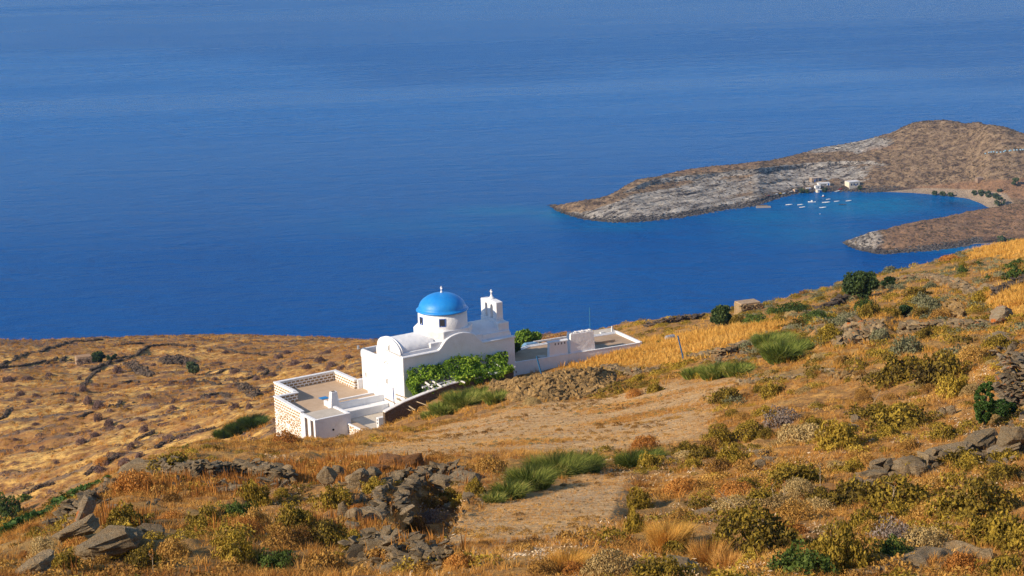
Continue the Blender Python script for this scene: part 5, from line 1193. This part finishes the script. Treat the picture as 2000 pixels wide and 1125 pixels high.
# ------------------------------------------------------------------ single boulders
BO = [(215, 1085, 125, 42, 'large grey overhanging boulder on the lower left slope', mRock, -.25, 1), (165, 1030, 30, 70, 'tall leaning slab with orange lichen above the creeper', mRockL, .55, 2), (150, 1060, 90, 34, 'dark angular boulder behind the overhanging one', mRock, -.35, 3),
      (70, 1125, 85, 32, 'dark flat rock in the lower left corner', mRock, -.5, 4), (290, 1050, 60, 22, 'low rock peak right of the overhanging boulder', mRock, .2, 5), (262, 925, 60, 22, 'dark block above the orange dome shrub', mRock, -.25, 6), (298, 920, 22, 20, 'small upright rock above the orange dome shrub', mRock, -.5, 7),
      (345, 930, 48, 15, 'flat pale slab on the stone bank', mRock, .05, 8), (430, 930, 62, 24, 'grey hump rock topping the stone bank', mRock, -.1, 9), (225, 1000, 40, 16, 'small white speckled rock in the thistles', mRockL, 0, 10),
      (640, 950, 34, 40, 'upright split rock left of the red boulders', mRock, .7, 11), (660, 935, 26, 28, 'dark pointed stone behind the split rock', mRock, .3, 12), (700, 952, 48, 34, 'broad grey wedge boulder in the broken wall', mRock, -.5, 13), (725, 945, 40, 24, 'tilted slab leaning on the grey wedge boulder', mRock, -.7, 14),
      (768, 915, 62, 28, 'red brown blocky boulder topping the broken wall', mRockR, 0, 15), (805, 915, 46, 26, 'dark rust boulder right of the blocky one', mRockR, -.2, 16), (738, 920, 46, 12, 'thin orange slab under the red boulders', mRockR, -.25, 17), (775, 940, 40, 18, 'pale flat stone below the red boulders', mRock, 0, 18), (818, 935, 28, 26, 'rough round grey stone below the rust boulder', mRock, 0, 19),
      (908, 940, 72, 18, 'biggest flat slab capping the right end of the wall', mRock, 0, 20), (885, 928, 34, 12, 'smaller tilted slab behind the biggest flat slab', mRock, -.3, 21), (870, 955, 60, 26, 'block carrying the biggest flat slab', mRock, .1, 22), (672, 1020, 20, 46, 'tall pointed upright boulder', mRock, .1, 23), (690, 1030, 34, 44, 'broad upright boulder leaning on the pointed one', mRock, .35, 24),
      (690, 1038, 34, 20, 'blue grey wedge at the foot of the upright boulders', mRock, .3, 25), (728, 1015, 54, 26, 'dark slab wedged right of the upright boulders', mRock, .15, 26), (650, 1030, 32, 12, 'small brown stone left of the upright boulders', mRockR, 0, 27), (620, 1055, 34, 12, 'pale half buried stone near the rock ribs', mRock, 0, 28),
      (715, 1060, 42, 16, 'flat stone at the top of the collapsed wall', mRock, 0, 29), (760, 1060, 30, 24, 'rough lumpy stone in the collapsed wall', mRock, 0, 30), (790, 1065, 46, 22, 'rust brown rock in the collapsed wall', mRockR, 0, 31), (735, 1085, 40, 18, 'pale topped stone in the collapsed wall', mRock, -.1, 32), (775, 1085, 40, 18, 'long grey stone lying in the collapsed wall', mRock, .1, 33), (815, 1082, 30, 24, 'knobbly grey stone at the edge of the lower track', mRock, 0, 34), (765, 1122, 44, 20, 'rounded stone at the very bottom of the wall', mRock, 0, 35), (850, 1108, 24, 14, 'dark lone stone on the lower track edge', mRock, 0, 36),
      (1985, 878, 72, 62, 'big dark block boulder at the right edge', mRock, .3, 37), (1920, 875, 60, 30, 'pale sloping boulder above the stone row', mRock, -.3, 38), (1845, 900, 110, 20, 'long pale rock shelf above the stone row', mRock, -.28, 39), (1960, 890, 70, 14, 'thin pale slab under the dark block boulder', mRockL, -.4, 40), (1905, 900, 36, 20, 'cracked grey rock beside the long shelf', mRock, .2, 41),
      (1715, 940, 42, 24, 'large square stone at the left end of the stone row', mRock, 0, 42), (1680, 935, 20, 16, 'small square stone standing left of the stone row', mRock, 0, 43), (1672, 950, 28, 18, 'rounded boulder below the small square stone', mRock, 0, 44), (1665, 975, 28, 22, 'lowest round boulder of the group below the stone row', mRock, 0, 45), (1770, 935, 24, 30, 'tilted narrow stone in the stone row', mRock, .6, 46), (1795, 930, 36, 30, 'broad stone at the right end of the stone row', mRock, -.3, 47),
      (1675, 825, 26, 18, 'upper round stone of the olive scrub pair', mRock, 0, 48), (1665, 845, 26, 18, 'lower round stone of the olive scrub pair', mRock, 0, 49), (1840, 815, 16, 20, 'dark standing stone near the ivy', mRock, .3, 50), (1858, 812, 18, 22, 'pale standing stone near the ivy', mRock, -.3, 51),
      (1488, 890, 28, 14, 'topmost stone of the boulder trio', mRock, 0, 52), (1482, 915, 28, 18, 'rounded middle boulder of the trio', mRock, 0, 53), (1502, 905, 18, 14, 'small right hand stone of the trio', mRockL, 0, 54), (1380, 1008, 50, 10, 'flat grey rock under the tan domed shrubs', mRock, 0, 55), (1330, 1012, 12, 18, 'small grey standing stone beside the golden tussock', mRock, 0, 56), (1320, 1105, 60, 14, 'flat layered rock at the bottom near the olive bush', mRock, .05, 57),
      (1955, 632, 46, 34, 'lone dark boulder high on the right slope', mRockL, -.35, 58), (1540, 648, 24, 12, 'dark overhanging rock above the twin brooms', mRock, -.2, 59), (1378, 700, 30, 12, 'dark slab on the low wall by the blue post', mRock, -.2, 60), (1900, 690, 26, 12, 'dark low rock left of the ruined wall', mRock, 0, 61), (1955, 668, 60, 18, 'dark flat boulder topping the ruined wall', mRock, .1, 62),
      (915, 975, 24, 14, 'grey rock left of the green rush clump', mRock, 0, 63), (880, 1000, 26, 20, 'grey stone at the left edge of the lower track', mRock, 0, 64), (885, 1030, 22, 12, 'low stone on the left edge of the lower track', mRock, 0, 65), (1100, 950, 14, 7, 'white stone on the upper rim of the lower track', mRubble, 0, 66), (1000, 775, 16, 8, 'pale stone in front of the rubble bank', mRubble, 0, 67), (960, 790, 22, 10, 'grey stone at the left foot of the rubble bank', mRock, 0, 68), (1500, 655, 14, 8, 'small rock beyond the twin brooms', mRock, 0, 69)]
for x, y, w_, h_, lb, m_, tl, sd in BO: boulder(x, y, w_, h_, lb, 500 + sd, tl, rng.uniform(-.4, .4), m_, name='boulder', n=20, sink=.10)
# long rock ribs lying along the slope
def rib(path, wid, label, seed, mat=None):
    pts = [G(x, y) for x, y in path]; V = []; r = np.random.default_rng(seed); n = 90; k = 21; o0 = pts[0]; L = np.linalg.norm(pts[-1] - pts[0])
    d = (pts[-1] - pts[0])[:2]; d /= np.linalg.norm(d); nn = np.array([-d[1], d[0]])
    for i in range(n):
        t = i / (n - 1) * (len(pts) - 1); a = min(int(t), len(pts) - 2); p = pts[a] * (1 - t + a) + pts[a + 1] * (t - a)
        w = wid * (math.sin(math.pi * (i + .6) / (n + .2)) ** .5) * (1 + .35 * float(fbm(i / 14, seed * 7.1, 3, seed)))
        for j in range(k):
            s = -1 + 2 * j / (k - 1); x_, y_ = p[0] + nn[0] * s * w, p[1] + nn[1] * s * w; l = i / (n - 1) * L
            prof = min(1, (1 - abs(s)) * 3.2) ** .7 * (1 - .45 * (s + 1) / 2)
            z = .38 * wid * prof * (.75 + .5 * float(fbm(l / wid * .5, s * .8, 3, seed + 3))) + .07 * wid * float(fbm(l / wid * .6 + 3, s * 5, 3, seed + 9)) * prof
            V.append((x_ - o0[0], y_ - o0[1], drop(p[0], p[1], default=p[2]) * .6 + drop(x_, y_, default=p[2]) * .4 + z - .08 - o0[2] - .5 * wid * max(0, abs(s) - .85)))
    o = add('rock_rib', arr_mesh('rock_rib', V, grid_faces(n, k), mat or mRock, {'tint': np.full(n * k, .1)}, True)); o.location = o0; return tag(o, label, 'rock', 'low rock ribs on the slope')
for i_, (pl, n_, a_, b_) in enumerate([([(640, 960), (700, 925), (880, 915), (935, 930), (900, 960), (820, 965), (760, 1000), (700, 1000)], 150, .12, .5), ([(690, 1090), (700, 1045), (800, 1040), (880, 1080), (860, 1125), (760, 1125)], 170, .1, .42),
        ([(290, 935), (340, 905), (560, 930), (570, 955), (450, 960), (330, 955)], 160, .12, .45), ([(1660, 975), (1690, 910), (1860, 880), (1900, 895), (1820, 930), (1720, 960)], 110, .12, .42), ([(1900, 870), (2000, 800), (2000, 900), (1940, 930)], 60, .15, .5),
        ([(1480, 920), (1470, 870), (1520, 875), (1520, 920)], 30, .1, .3), ([(1640, 850), (1650, 800), (1700, 800), (1700, 850)], 30, .1, .3), ([(860, 1080), (880, 990), (950, 950), (960, 975), (900, 1030)], 70, .08, .32), ([(960, 800), (1000, 782), (1220, 785), (1230, 800), (1080, 805)], 120, .08, .3),
        ([(1360, 705), (1500, 680), (1500, 700), (1380, 720)], 90, .15, .45), ([(1930, 680), (2010, 650), (2010, 700), (1940, 720)], 50, .2, .6), ([(0, 1060), (60, 1050), (230, 940), (240, 960), (120, 1040)], 90, .12, .5)]):
    tag(rubble('scattered_rocks', None, pl, n_, a_, b_, 300 + i_, mRock if i_ != 8 else mRubble, None, rnd=False), kind='stuff')
rib([(455, 1075), (520, 1058), (580, 1025), (640, 1008)], .33, 'longest narrow rock rib sloping up through the scrub', 1)
rib([(555, 1125), (600, 1115), (650, 1098), (672, 1092)], .30, 'short rock rib near the bottom edge below the longest', 2)
rib([(560, 990), (590, 978), (625, 965)], .45, 'pale bare rock rib under the split rock', 3)
rib([(1650, 1125), (1720, 1105), (1800, 1085), (1870, 1080), (1930, 1092)], 1.0, 'large long grey slab near the bottom right corner', 4)
rib([(160, 1125), (185, 1110), (215, 1100)], .3, 'small rock rib at the bottom left edge', 5)
rib([(285, 985), (320, 968), (370, 950), (400, 938)], .38, 'weathered rib of rock under the stone bank', 6)

# ivy on the ruined wall
def cloud_plant(name, label, cat, px, py, wpx, hpx, n, size, seed, mat, clumps=26, trunk=.25, squash=.8, grp=None, D=None, low=.12, cl=1.0):
    """tree or big bush: tapered trunk with limbs, crown of leaf clumps with gaps"""
    p = G(px, py) if D is None else Pt(px, py, D); s = mpp(p); W, Hh = wpx * s, hpx * s / .97; r = np.random.default_rng(seed)
    root = empty(name, tuple(p)); tag(root, label, cat, grp)
    cs = r.normal(size=(clumps, 3)); cs /= np.linalg.norm(cs, axis=1)[:, None]; cs *= (r.uniform(.45, 1, clumps) ** .6)[:, None]
    cz = Hh * (low + (1 - low) / 2); cs = cs * [W * .42, W * .40, Hh * (1 - low) * .42] + [0, 0, cz]
    cr__ = cl * r.uniform(.09, .25, clumps) * min(W, Hh * 1.2)
    i = r.integers(0, clumps, n); d = r.normal(size=(n, 3)); d /= np.linalg.norm(d, axis=1)[:, None]; rad = cr__[i] * r.uniform(.35, 1.05, n) ** .5
    C = cs[i] + d * rad[:, None] * [1, 1, squash]; C = C[C[:, 2] > Hh * low * .5]
    V, Fq, T = leafcloud(C, size, r, .25, .7); V[:, 2] = np.maximum(V[:, 2], -.1)
    add('crown', arr_mesh('crown', V, Fq, mat, {'tint': T}), root)
    tr = MB(); rt = max(.05, W * .035)
    tr.tube([(0, 0, -.4), (W * .02, 0, cz * .45), (0, W * .02, cz)], [rt, rt * .8, rt * .5], 8)
    for k in range(5): tr.tube([(0, 0, cz * .4), tuple(cs[k] * [.5, .5, .75]), tuple(cs[k])], [rt * .6, rt * .4, rt * .15], 6)
    tr.build('trunk', mBark, root); return root
cloud_plant('ivy_bush', 'dark green ivy hanging at the foot of the ruined wall', 'ivy', 1922, 836, 44, 104, 9000, .05, 1, mCreep, 110, low=0, cl=.5)
cloud_plant('ivy_bush', 'sparser ivy patch spreading right over the wall foot', 'ivy', 1962, 822, 56, 44, 3600, .05, 2, mCreep, 60, low=0, cl=.5)
cloud_plant('carob_tree', 'large dark double crowned tree on the sea edge of the slope', 'tree', 1684, 584, 66, 56, 9000, .17, 3, mTree, 34, low=.02)
cloud_plant('carob_tree', 'smaller dark tree right of the large double crowned tree', 'tree', 1735, 562, 30, 20, 3000, .15, 4, mTree, 16, low=.0)
cloud_plant('carob_tree', 'round dark tree beside the small stone hut', 'tree', 1412, 635, 48, 36, 6000, .16, 5, mTree, 26, low=.02)
cloud_plant('carob_tree', 'little dark tree alone in the middle of the slope', 'tree', 1768, 618, 25, 22, 2600, .12, 6, mTree, 16, low=.0)
cloud_plant('olive_tree', 'lone grey green olive tree on a thin trunk in the valley', 'tree', 381, 733, 30, 27, 2600, .3, 7, mTam, 18, low=.2)
cloud_plant('fig_tree', 'leafy green tree hiding the ruined field hut', 'tree', 192, 708, 34, 20, 2600, .3, 8, mTree, 16, low=.02)
cloud_plant('fig_tree', 'spreading fig tree behind the far end of the church', 'tree', 1032, 690, 62, 44, 4200, .15, 9, mFig, 26, low=.15, D=190)
cloud_plant('green_bush', 'faint green bush right of the tree by the field hut', 'bush', 218, 703, 26, 12, 700, .3, 10, mTam, 10, low=0)
cloud_plant('fig_tree', 'dark low leafy shrub at the church side above the vine', 'shrub', 996, 690, 40, 22, 2400, .12, 12, mGreenS, 18, low=0, D=180.5)
# small stone hut on the slope, field hut in the valley
def stone_hut(px, py, wpx, hpx, label, roof, seed, turn=.35, mat=None, D=None):
    p = G(px, py); s = mpp(p); W, Hh = wpx * s, hpx * s; root = empty('stone_hut', tuple(p), turn); tag(root, label, 'hut')
    m = MB(); t = .4
    m.box(-W / 2, W / 2, 0, t, -1, Hh); m.box(-W / 2, W / 2, W * .7 - t, W * .7, -1, Hh); m.box(-W / 2, -W / 2 + t, t, W * .7 - t, -1, Hh); m.box(W / 2 - t, W / 2, t, W * .7 - t, -1, Hh)
    m.build('wall', mat or mStoneW, root, .08)
    MB().box(-W / 2 + .05, W / 2 - .05, .05, W * .7 - .05, Hh + .01, Hh + .18).build('roof', roof, root, .05)
    MB().box(W * .12, W * .12 + .8, -.03, 0, -.6, Hh * .72).build('doorway', mDark, root)
    n = 160; r = np.random.default_rng(seed); u_ = r.uniform(-.5, .5, n) * W; P = np.stack([u_, r.normal(-.02, .05, n), r.uniform(0, Hh, n)], 1); rt = r.normal(0, .3, (n, 3))
    V, Fs, T = scatter_merge(ST_FLAT, P, rotm(rt[:, 0], rt[:, 1], rt[:, 2]), np.tile([[.5, .4, .5]], (n, 1)) * r.uniform(.6, 1.2, (n, 1)), r.uniform(0, 1, n)); add('facing_stone', arr_mesh('facing_stone', V, Fs, mat or mStoneW, {'tint': T}), root)
stone_hut(1467, 609, 44, 15, 'small flat roofed dry stone hut on the sea edge', M_plain('hut_roof', (.38, .27, .17), .9, .3), 1)
stone_hut(165, 711, 30, 13, 'tiny tan field hut beside a green tree in the valley', M_plain('field_hut_roof', (.36, .22, .12), .9, .3), 2, mat=M_plain('field_hut_wall', (.34, .24, .16), .9, .3))
# other small things on the slope
dr = empty('metal_drum', tuple(G(1309, 666)), R(30)); tag(dr, 'grey metal drum lying behind the golden field', 'drum')
MB().tube([(-.45, 0, .3), (.45, 0, .3)], .3, 16).build('barrel', mMetal, dr, .02); MB().tube([(-.15, 0, .3), (-.1, 0, .3)], .32, 16).tube([(.1, 0, .3), (.15, 0, .3)], .32, 16).build('hoop', mMetal, dr)
a_ = G(336, 903); b_ = G(374, 920); o = MB().tube([(0, 0, 0), tuple(b_ - a_)], .03, 6).build('wooden_stick', mWhiteR); o.location = a_ + np.array([0, 0, .35]); tag(o, 'pale thin stick lying across the stone bank', 'stick')
def stalk(px, py, hpx, lx, label, seed):
    p = G(px, py); s = mpp(p); r = np.random.default_rng(seed); root = empty('dry_stalk', tuple(p)); tag(root, label, 'plant stalk', 'dry plant stalks standing in the scrub'); h = hpx * s; L = lx * s
    m = MB().tube([(0, 0, -.05), (L * .4, 0, h * .5), (L, .02, h)], [.014, .011, .006], 5)
    for k in range(5): t = r.uniform(.45, .95); m.tube([(L * t, 0, h * t), (L * t + r.normal(0, .1), r.normal(0, .1), h * t + r.uniform(.08, .2))], [.007, .004], 4)
    m.build('stem', mWoodP, root)
    V, Fq, T = leafcloud(np.stack([L + r.normal(0, .03, 40), r.normal(0, .03, 40), h + r.normal(0, .06, 40)], 1), .025, r); add('seed_head', arr_mesh('seed_head', V, Fq, mRust, {'tint': T}), root)
for a in [(255, 925, 32, 6, 'branched brown stalk above the orange dome shrub'), (1512, 995, 55, -4, 'tall thin stalk among the tan domed shrubs'), (1530, 990, 50, 3, 'second thin stalk among the tan domed shrubs, the right one'), (1410, 1095, 80, -28, 'long pale arching stalk beside the dark olive scrub'), (1602, 985, 90, 0, 'tallest dark stalk above the tan scrub'), (1740, 1000, 60, 8, 'leaning straw stalk in the olive scrub'),
          (1450, 1010, 60, -50, 'twiggy dead stalk leaning far left'), (825, 905, 28, 14, 'bare twiggy stalk behind the rust boulder'), (765, 1010, 28, 0, 'orange spike in front of the dark wall hollow'), (1700, 800, 40, 22, 'pale arching stalk over the olive scrub'), (300, 1120, 40, 0, 'knobbly orange spike at the bottom left'), (795, 1000, 40, 10, 'grey twig in the dark wall hollow')]: stalk(*a[:4], a[4], int(a[0]))

# ------------------------------------------------------------------ the harbour
def boat(px, py, L, heading, label, m=mBoatW, cabin=False, motor=True, afloat=True):
    p = sea_at(px, py) if afloat else G(px, py, BVP) + np.array([0, 0, .15]); root = empty('rowing_boat' if not cabin else 'cabin_boat', tuple(p), heading); tag(root, label, 'boat', 'small boats of the bay')
    n = 9; V = []; Fs = []; ring = 7
    for i in range(n):
        t = i / (n - 1); w = .38 * L * .5 * (1 - max(0, (t - .35) / .65) ** 2.2) * (1 if t > .1 else .9); sheer = .30 + .28 * t ** 2
        for j in range(ring):
            a = math.pi * j / (ring - 1); V.append((L * (t - .5), -math.cos(a) * max(w, .02), sheer - (sheer + .22) * math.sin(a) ** .8))
    b = len(V)
    for i in range(n):
        t = i / (n - 1); w = .38 * L * .5 * (1 - max(0, (t - .35) / .65) ** 2.2) * (1 if t > .1 else .9) - .07; sheer = .30 + .28 * t ** 2
        for j in range(ring):
            a = math.pi * j / (ring - 1); V.append((L * (t - .5) * .96, -math.cos(a) * max(w, .01), sheer - (sheer + .05) * math.sin(a) ** .8))
    for o_ in (0, b):
        for i in range(n - 1):
            for j in range(ring - 1): q = o_ + i * ring + j; Fs.append((q, q + 1, q + ring + 1, q + ring))
    for i in range(n - 1):
        for j in (0, ring - 1): q = i * ring + j; Fs.append((q, q + ring, b + q + ring, b + q))
    for j in range(ring - 1): Fs.append((j, j + 1, b + j + 1, b + j))
    MB().raw(V, Fs).build('hull', m, root)
    for x in (-.2, .1): MB().box(L * x - .12, L * x + .12, -.17 * L, .17 * L, .14, .20).build('thwart', mWoodP if not cabin else mBoatW, root)
    if motor: MB().box(-L * .5 - .25, -L * .5 + .02, -.14, .14, .15, .75).build('outboard', mBoatD, root, .04)
    if cabin:
        c = MB().box(-L * .12, L * .12, -.45, .45, .3, 1.35, .08, .06).build('cabin', mBoatW, root, .04); MB().box(L * .1, L * .125, -.35, .35, .8, 1.15).build('windscreen', mGlass, c)
    return root
BT = [(1541, 399, 5.2, .0, 'white open boat moored farthest left by the jetty', mBoatW, False), (1563, 399, 4.6, .05, 'white boat second from the jetty side', mBoatW, False), (1567, 404, 5.0, .2, 'white motor boat just below the second one', mBoatW, False), (1585.5, 393.5, 5.8, 3.0, 'biggest white boat in the middle left of the group', mBoatW, True), (1608, 388, .1, 0, '', None, None),
      (1617.5, 388.5, 3.6, .1, 'short white boat right behind the red one', mBoatW, False), (1613.5, 394.5, 6.4, 0.05, 'long white boat in the middle of the group', mBoatW, False), (1607, 404.5, 5.2, 0, 'white boat nearest the viewer in the group', mBoatW, False), (1634, 392.5, 4.2, .1, 'small white boat right of the long one', mBoatW, False),
      (1645, 398.5, 5.6, 3.1, 'dark hulled boat with a raised bow', mBoatD, False), (1657.5, 391.5, 4.6, .15, 'white boat moored farthest right of the group', mBoatW, False), (1608, 383, 3.6, .6, 'red hulled boat closest to the boat sheds', mRed, True)]
for x, y, L, hd, lb, m_, cb in BT:
    if m_ is not None: boat(x, y + 1.2, L, hd, lb, m_, cb)
for x, y, L, hd, lb, m_ in [(1514, 380, 4.4, .2, 'white boat pulled ashore farthest left on the quay', mBoatW), (1522, 379, 4.4, .2, 'yellow boat pulled ashore on the quay', mYel), (1529, 378.5, 4.2, .2, 'white boat ashore right of the yellow one', mBoatW), (1544, 375, 4.4, .5, 'white boat ashore beside the small pink shed', mBoatW),
                            (1499, 383, 3.6, .3, 'small red boat on the rocks above the jetty', mRed), (1636, 374, 5.2, .7, 'long white boat ashore by the slipway rocks', mBoatW), (1640, 370.5, 4.4, .3, 'red boat ashore behind the long white one', mRed)]:
    boat(x, y, L, hd, lb, m_, afloat=False, motor=False)
bo = MB().lathe(0, 0, [(.001, -.2), (.3, -.1), (.35, .12), (.2, .3), (.001, .36)], 12).build('mooring_buoy', mBoatW, None, 0, True); bo.location = sea_at(1601.5, 418); tag(bo, 'small white buoy floating apart below the boats', 'buoy')
mJet = M_plain('jetty_concrete', (.30, .26, .22), .9, .2)
jt = empty('stone_jetty', tuple(sea_at(1487, 405)), -.04); tag(jt, 'low stone jetty at the mouth of the bay', 'jetty')
MB().box(-4, 7, -2.5, 1.5, -2, .75).build('quay', mJet, jt, .1); MB().box(-3, 5, 1.6, 5, -2, .9).build('apron', mStoneF, jt, .1)
def building(name, px, py, W, Dp, Hh, turn, label, mat, roofm, wins=(), door=None, over=.15, cat='house', ter=None, sink=1.5):
    p = G(px, py, BVP); root = empty(name, tuple(p), turn); tag(root, label, cat)
    MB().box(-W / 2, W / 2, 0, Dp, -sink, Hh).build('wall', mat, root, .05); MB().box(-W / 2 - over, W / 2 + over, -over, Dp + over, Hh + .004, Hh + .22).build('roof', roofm, root, .04)
    for x, z, w, h in wins:
        f = MB().box(x - w / 2 - .08, x + w / 2 + .08, -.05, .0 - .002, z - h / 2 - .08, z + h / 2 + .08).build('window', mBlue if mat is not mStoneF else mDark, root); MB().box(x - w / 2, x + w / 2, -.07, -.052, z - h / 2, z + h / 2).build('pane', mGlass, f)
    if door: x, w, h = door; MB().box(x - w / 2, x + w / 2, -.06, -.002, -.1, h).build('door', mBlue, root)
    if ter: MB().box(*ter).build('terrace_wall', mat, root, .05)
    return root
mCream = M_plain('cream_render', (.72, .62, .48), .85, .08)
building('harbour_house', 1669, 365, 9.5, 7, 3.9, R(20), 'cream two windowed house on the low rise above the boats', mCream, mWhiteR, [(-2.6, 2.1, .9, 1.5), (-.4, 2.1, .9, 1.5), (2.6, 2.0, .8, 1.1)], (1.2, .9, 2.1), ter=(-6.2, 1.5, -2.6, -2.2, -1.5, .9))
building('stone_house', 1596.5, 355, 9.5, 5, 3.0, R(14), 'tan flat roofed stone building highest behind the boats', M_plain('tan_stone', (.33, .25, .18), .9, .2), M_plain('tan_flat_roof', (.50, .41, .32), .9, .1), [(-.5, 1.5, 1.2, 2.2), (2.2, 1.5, 2.4, 2.2)], (-2.2, .9, 2))
sh_ = building('boat_shed', 1610, 363, 9.5, 4, 2.1, R(10), 'white boat shed with open dark front in the middle of the harbour', mBoatW, mWhiteR, [], (3.4, 1.2, 1.7), cat='shed')
MB().box(-3.2, 1.8, -.05, -.004, .5, 1.3).build('opening', mDark, sh_)
building('boat_shed', 1598, 369, 4.4, 3, 2.2, R(15), 'small white shed left below the open fronted one', mBoatW, mWhiteR, [(0, 1.2, .8, .8)], None, cat='shed')
building('boat_shed', 1601, 377, 3.8, 3.2, 2.3, R(20), 'blue door shed at the waterline', mCream, mWhiteR, [], (.7, 1.8, 1.8), cat='shed')
building('boat_shed', 1555, 375, 2.8, 2.6, 2.0, R(25), 'tiny pinkish shed left of the harbour trees', M_plain('pink_render', (.62, .44, .32), .9, .1), mWoodP, [], (.4, .9, 1.5), cat='shed')
building('boat_shed', 1580, 372, 4.0, 2.6, 1.6, R(12), 'low shed with pale roof between the harbour trees', mStoneF, mWhiteR, [], (.6, 1.0, 1.3), cat='shed')
building('stone_ruin', 1917, 353, 6.5, 4, 1.8, R(15), 'small stone ruin beside the red earth track', M_plain('ruin_stone', (.28, .19, .13), .9, .25), M_plain('ruin_roof', (.30, .22, .16), .9, .2), [(1.2, .9, 1.6, 1.2)], None, cat='ruin')
def far_tree(px, py, w, h, label, seed, bv=None, mat=mTam):
    p = G(px, py, BVP if bv is None else bv); cloud_plant('tamarisk_tree', label, 'tree', px, py, w, h, 900, .5, seed, mat, 12, low=.03, D=float(np.hypot(p[0], p[1])), grp='trees along the beach')
for i, a in enumerate([(1825, 382, 14, 9, 'leftmost tamarisk of the three in a row on the beach'), (1841, 383, 13, 9, 'middle tamarisk of the three in a row on the beach'), (1857, 384, 13, 8, 'rightmost tamarisk of the three in a row on the beach'), (1903, 382, 12, 13, 'leftmost tamarisk of the clump behind the sand'),
                       (1916, 384, 14, 14, 'second tamarisk of the clump behind the sand'), (1931, 386, 14, 13, 'third tamarisk of the clump behind the sand'), (1944, 387, 14, 10, 'low dark tamarisk ending the clump behind the sand'), (1954, 403, 24, 18, 'broad lone tree standing on the beach corner'), (1984, 364, 18, 16, 'dark tree beside the red earth track'),
                       (1952, 375, 10, 6, 'small bush tree between the clump and the track'), (1566, 377, 14, 9, 'brownish tree beside the pink shed'), (1611, 376, 12, 9, 'brownish tree right of the blue door shed'), (1680, 371, 9, 9, 'small tree at the corner of the cream house'), (1576, 378, 10, 8, 'dark tree shading the low shed')]): far_tree(*a, 70 + i)
for i, a in enumerate([(1956, 476, 24, 16, 'grey green tree beside the small cove beach'), (1975, 478, 20, 12, 'lower tree right of the cove beach tree')]): far_tree(*a, 90 + i, bv=BVE)
# bee boxes high on the peninsula
for i in range(14):
    x = 1925 + 5.6 * i + rng.uniform(-2, 2); y = 297 - .55 * i + rng.uniform(-1.3, 1.3)
    p = G(x, y + 3, BVP); o = MB().box(-.5, .5, -.4, .4, 0, .8, .03, .03).box(-.56, .56, -.46, .46, .802, .9).build('beehive', M_BEE if 'M_BEE' in globals() else globals().setdefault('M_BEE', M_plain('beehive_paint', (.35, .55, .68), .6, .1))); o.location = p
    tag(o, 'pale blue beehive box in the long row across the peninsula hill', 'beehive', 'beehives on the peninsula hill')
# scrub and shore rocks on the far land
def farscat(name, A, weight, n, s0, s1, mat, seed, temps, sz=.7):
    r = np.random.default_rng(seed); eu_ = A[1:, :-1] - A[:-1, :-1]; ev_ = A[:-1, 1:] - A[:-1, :-1]; ar = np.abs(eu_[..., 0] * ev_[..., 1] - eu_[..., 1] * ev_[..., 0])
    w = np.maximum(weight[:-1, :-1] * ar, 0).ravel(); w /= w.sum(); idx = r.choice(len(w), n, p=w); i, j = np.unravel_index(idx, ar.shape); P = A[i, j] + (A[i + 1, j + 1] - A[i, j]) * r.uniform(0, 1, (n, 1))
    s = r.uniform(s0, s1, n); rt = r.normal(0, .2, (n, 3)); rt[:, 2] = r.uniform(0, 6.28, n)
    V, Fs, T = scatter_merge(temps, P, rotm(rt[:, 0], rt[:, 1], rt[:, 2]), np.stack([s, s * r.uniform(.7, 1.2, n), s * sz], 1), r.uniform(0, 1, n)); return tag(add(name, arr_mesh(name, V, Fs, mat, {'tint': T})), kind='stuff')
PA = np.stack([QX, QY, QZ2], -1); EA = np.stack([EX, EY, EZ2], -1)
BUSH = [mound(46, .34, GR, .4, .7) for _ in range(4)]
okp = (QZ > .8) & (qx < 2050) & (qy > np.interp(qx, pc, pR) - 4); oke = (EZ > .8) & (ex < 2050)
mFarB = M_leaf('far_scrub', [(.08, .06, .035), (.15, .11, .06), (.23, .165, .09)], big=.02)
farscat('far_scrub', PA, okp * (1 - .75 * rocky) * (1 - np.clip(sand, 0, 1)) * (1 - .8 * np.clip(earth, 0, 1)) * (1 - .6 * flat), 5500, .35, 1.0, mFarB, 1, BUSH)
farscat('far_scrub', EA, oke * (1 - .7 * rk2) * (1 - sd2), 1800, .3, .9, mFarB, 2, BUSH)
mShore = M_rock('shore_rock', (.13, .115, .10), (.27, .24, .21), (.17, .145, .125), .0, .25)
farscat('shore_rocks', PA, ((QZ > -.5) & (QZ < 2.2) & (qx < 1760)) * (1 - np.clip(sand, 0, 1)) + .10 * rocky * okp, 3600, .8, 3.2, mShore, 3, ST_FLAT, 1.3)
farscat('shore_rocks', PA, win * np.exp(-((dl + 1) / 2.0) ** 2), 700, .8, 2.6, mShore, 5, ST_FLAT, 1.3)
farscat('shore_rocks', EA, ((EZ > -.5) & (EZ < 2.2)) * (1 - sd2) * (ex < 1920) + .3 * rk2 * oke * (ex < 1760), 1500, .8, 2.8, mShore, 4, ST_FLAT, 1.3)
flush_labels()
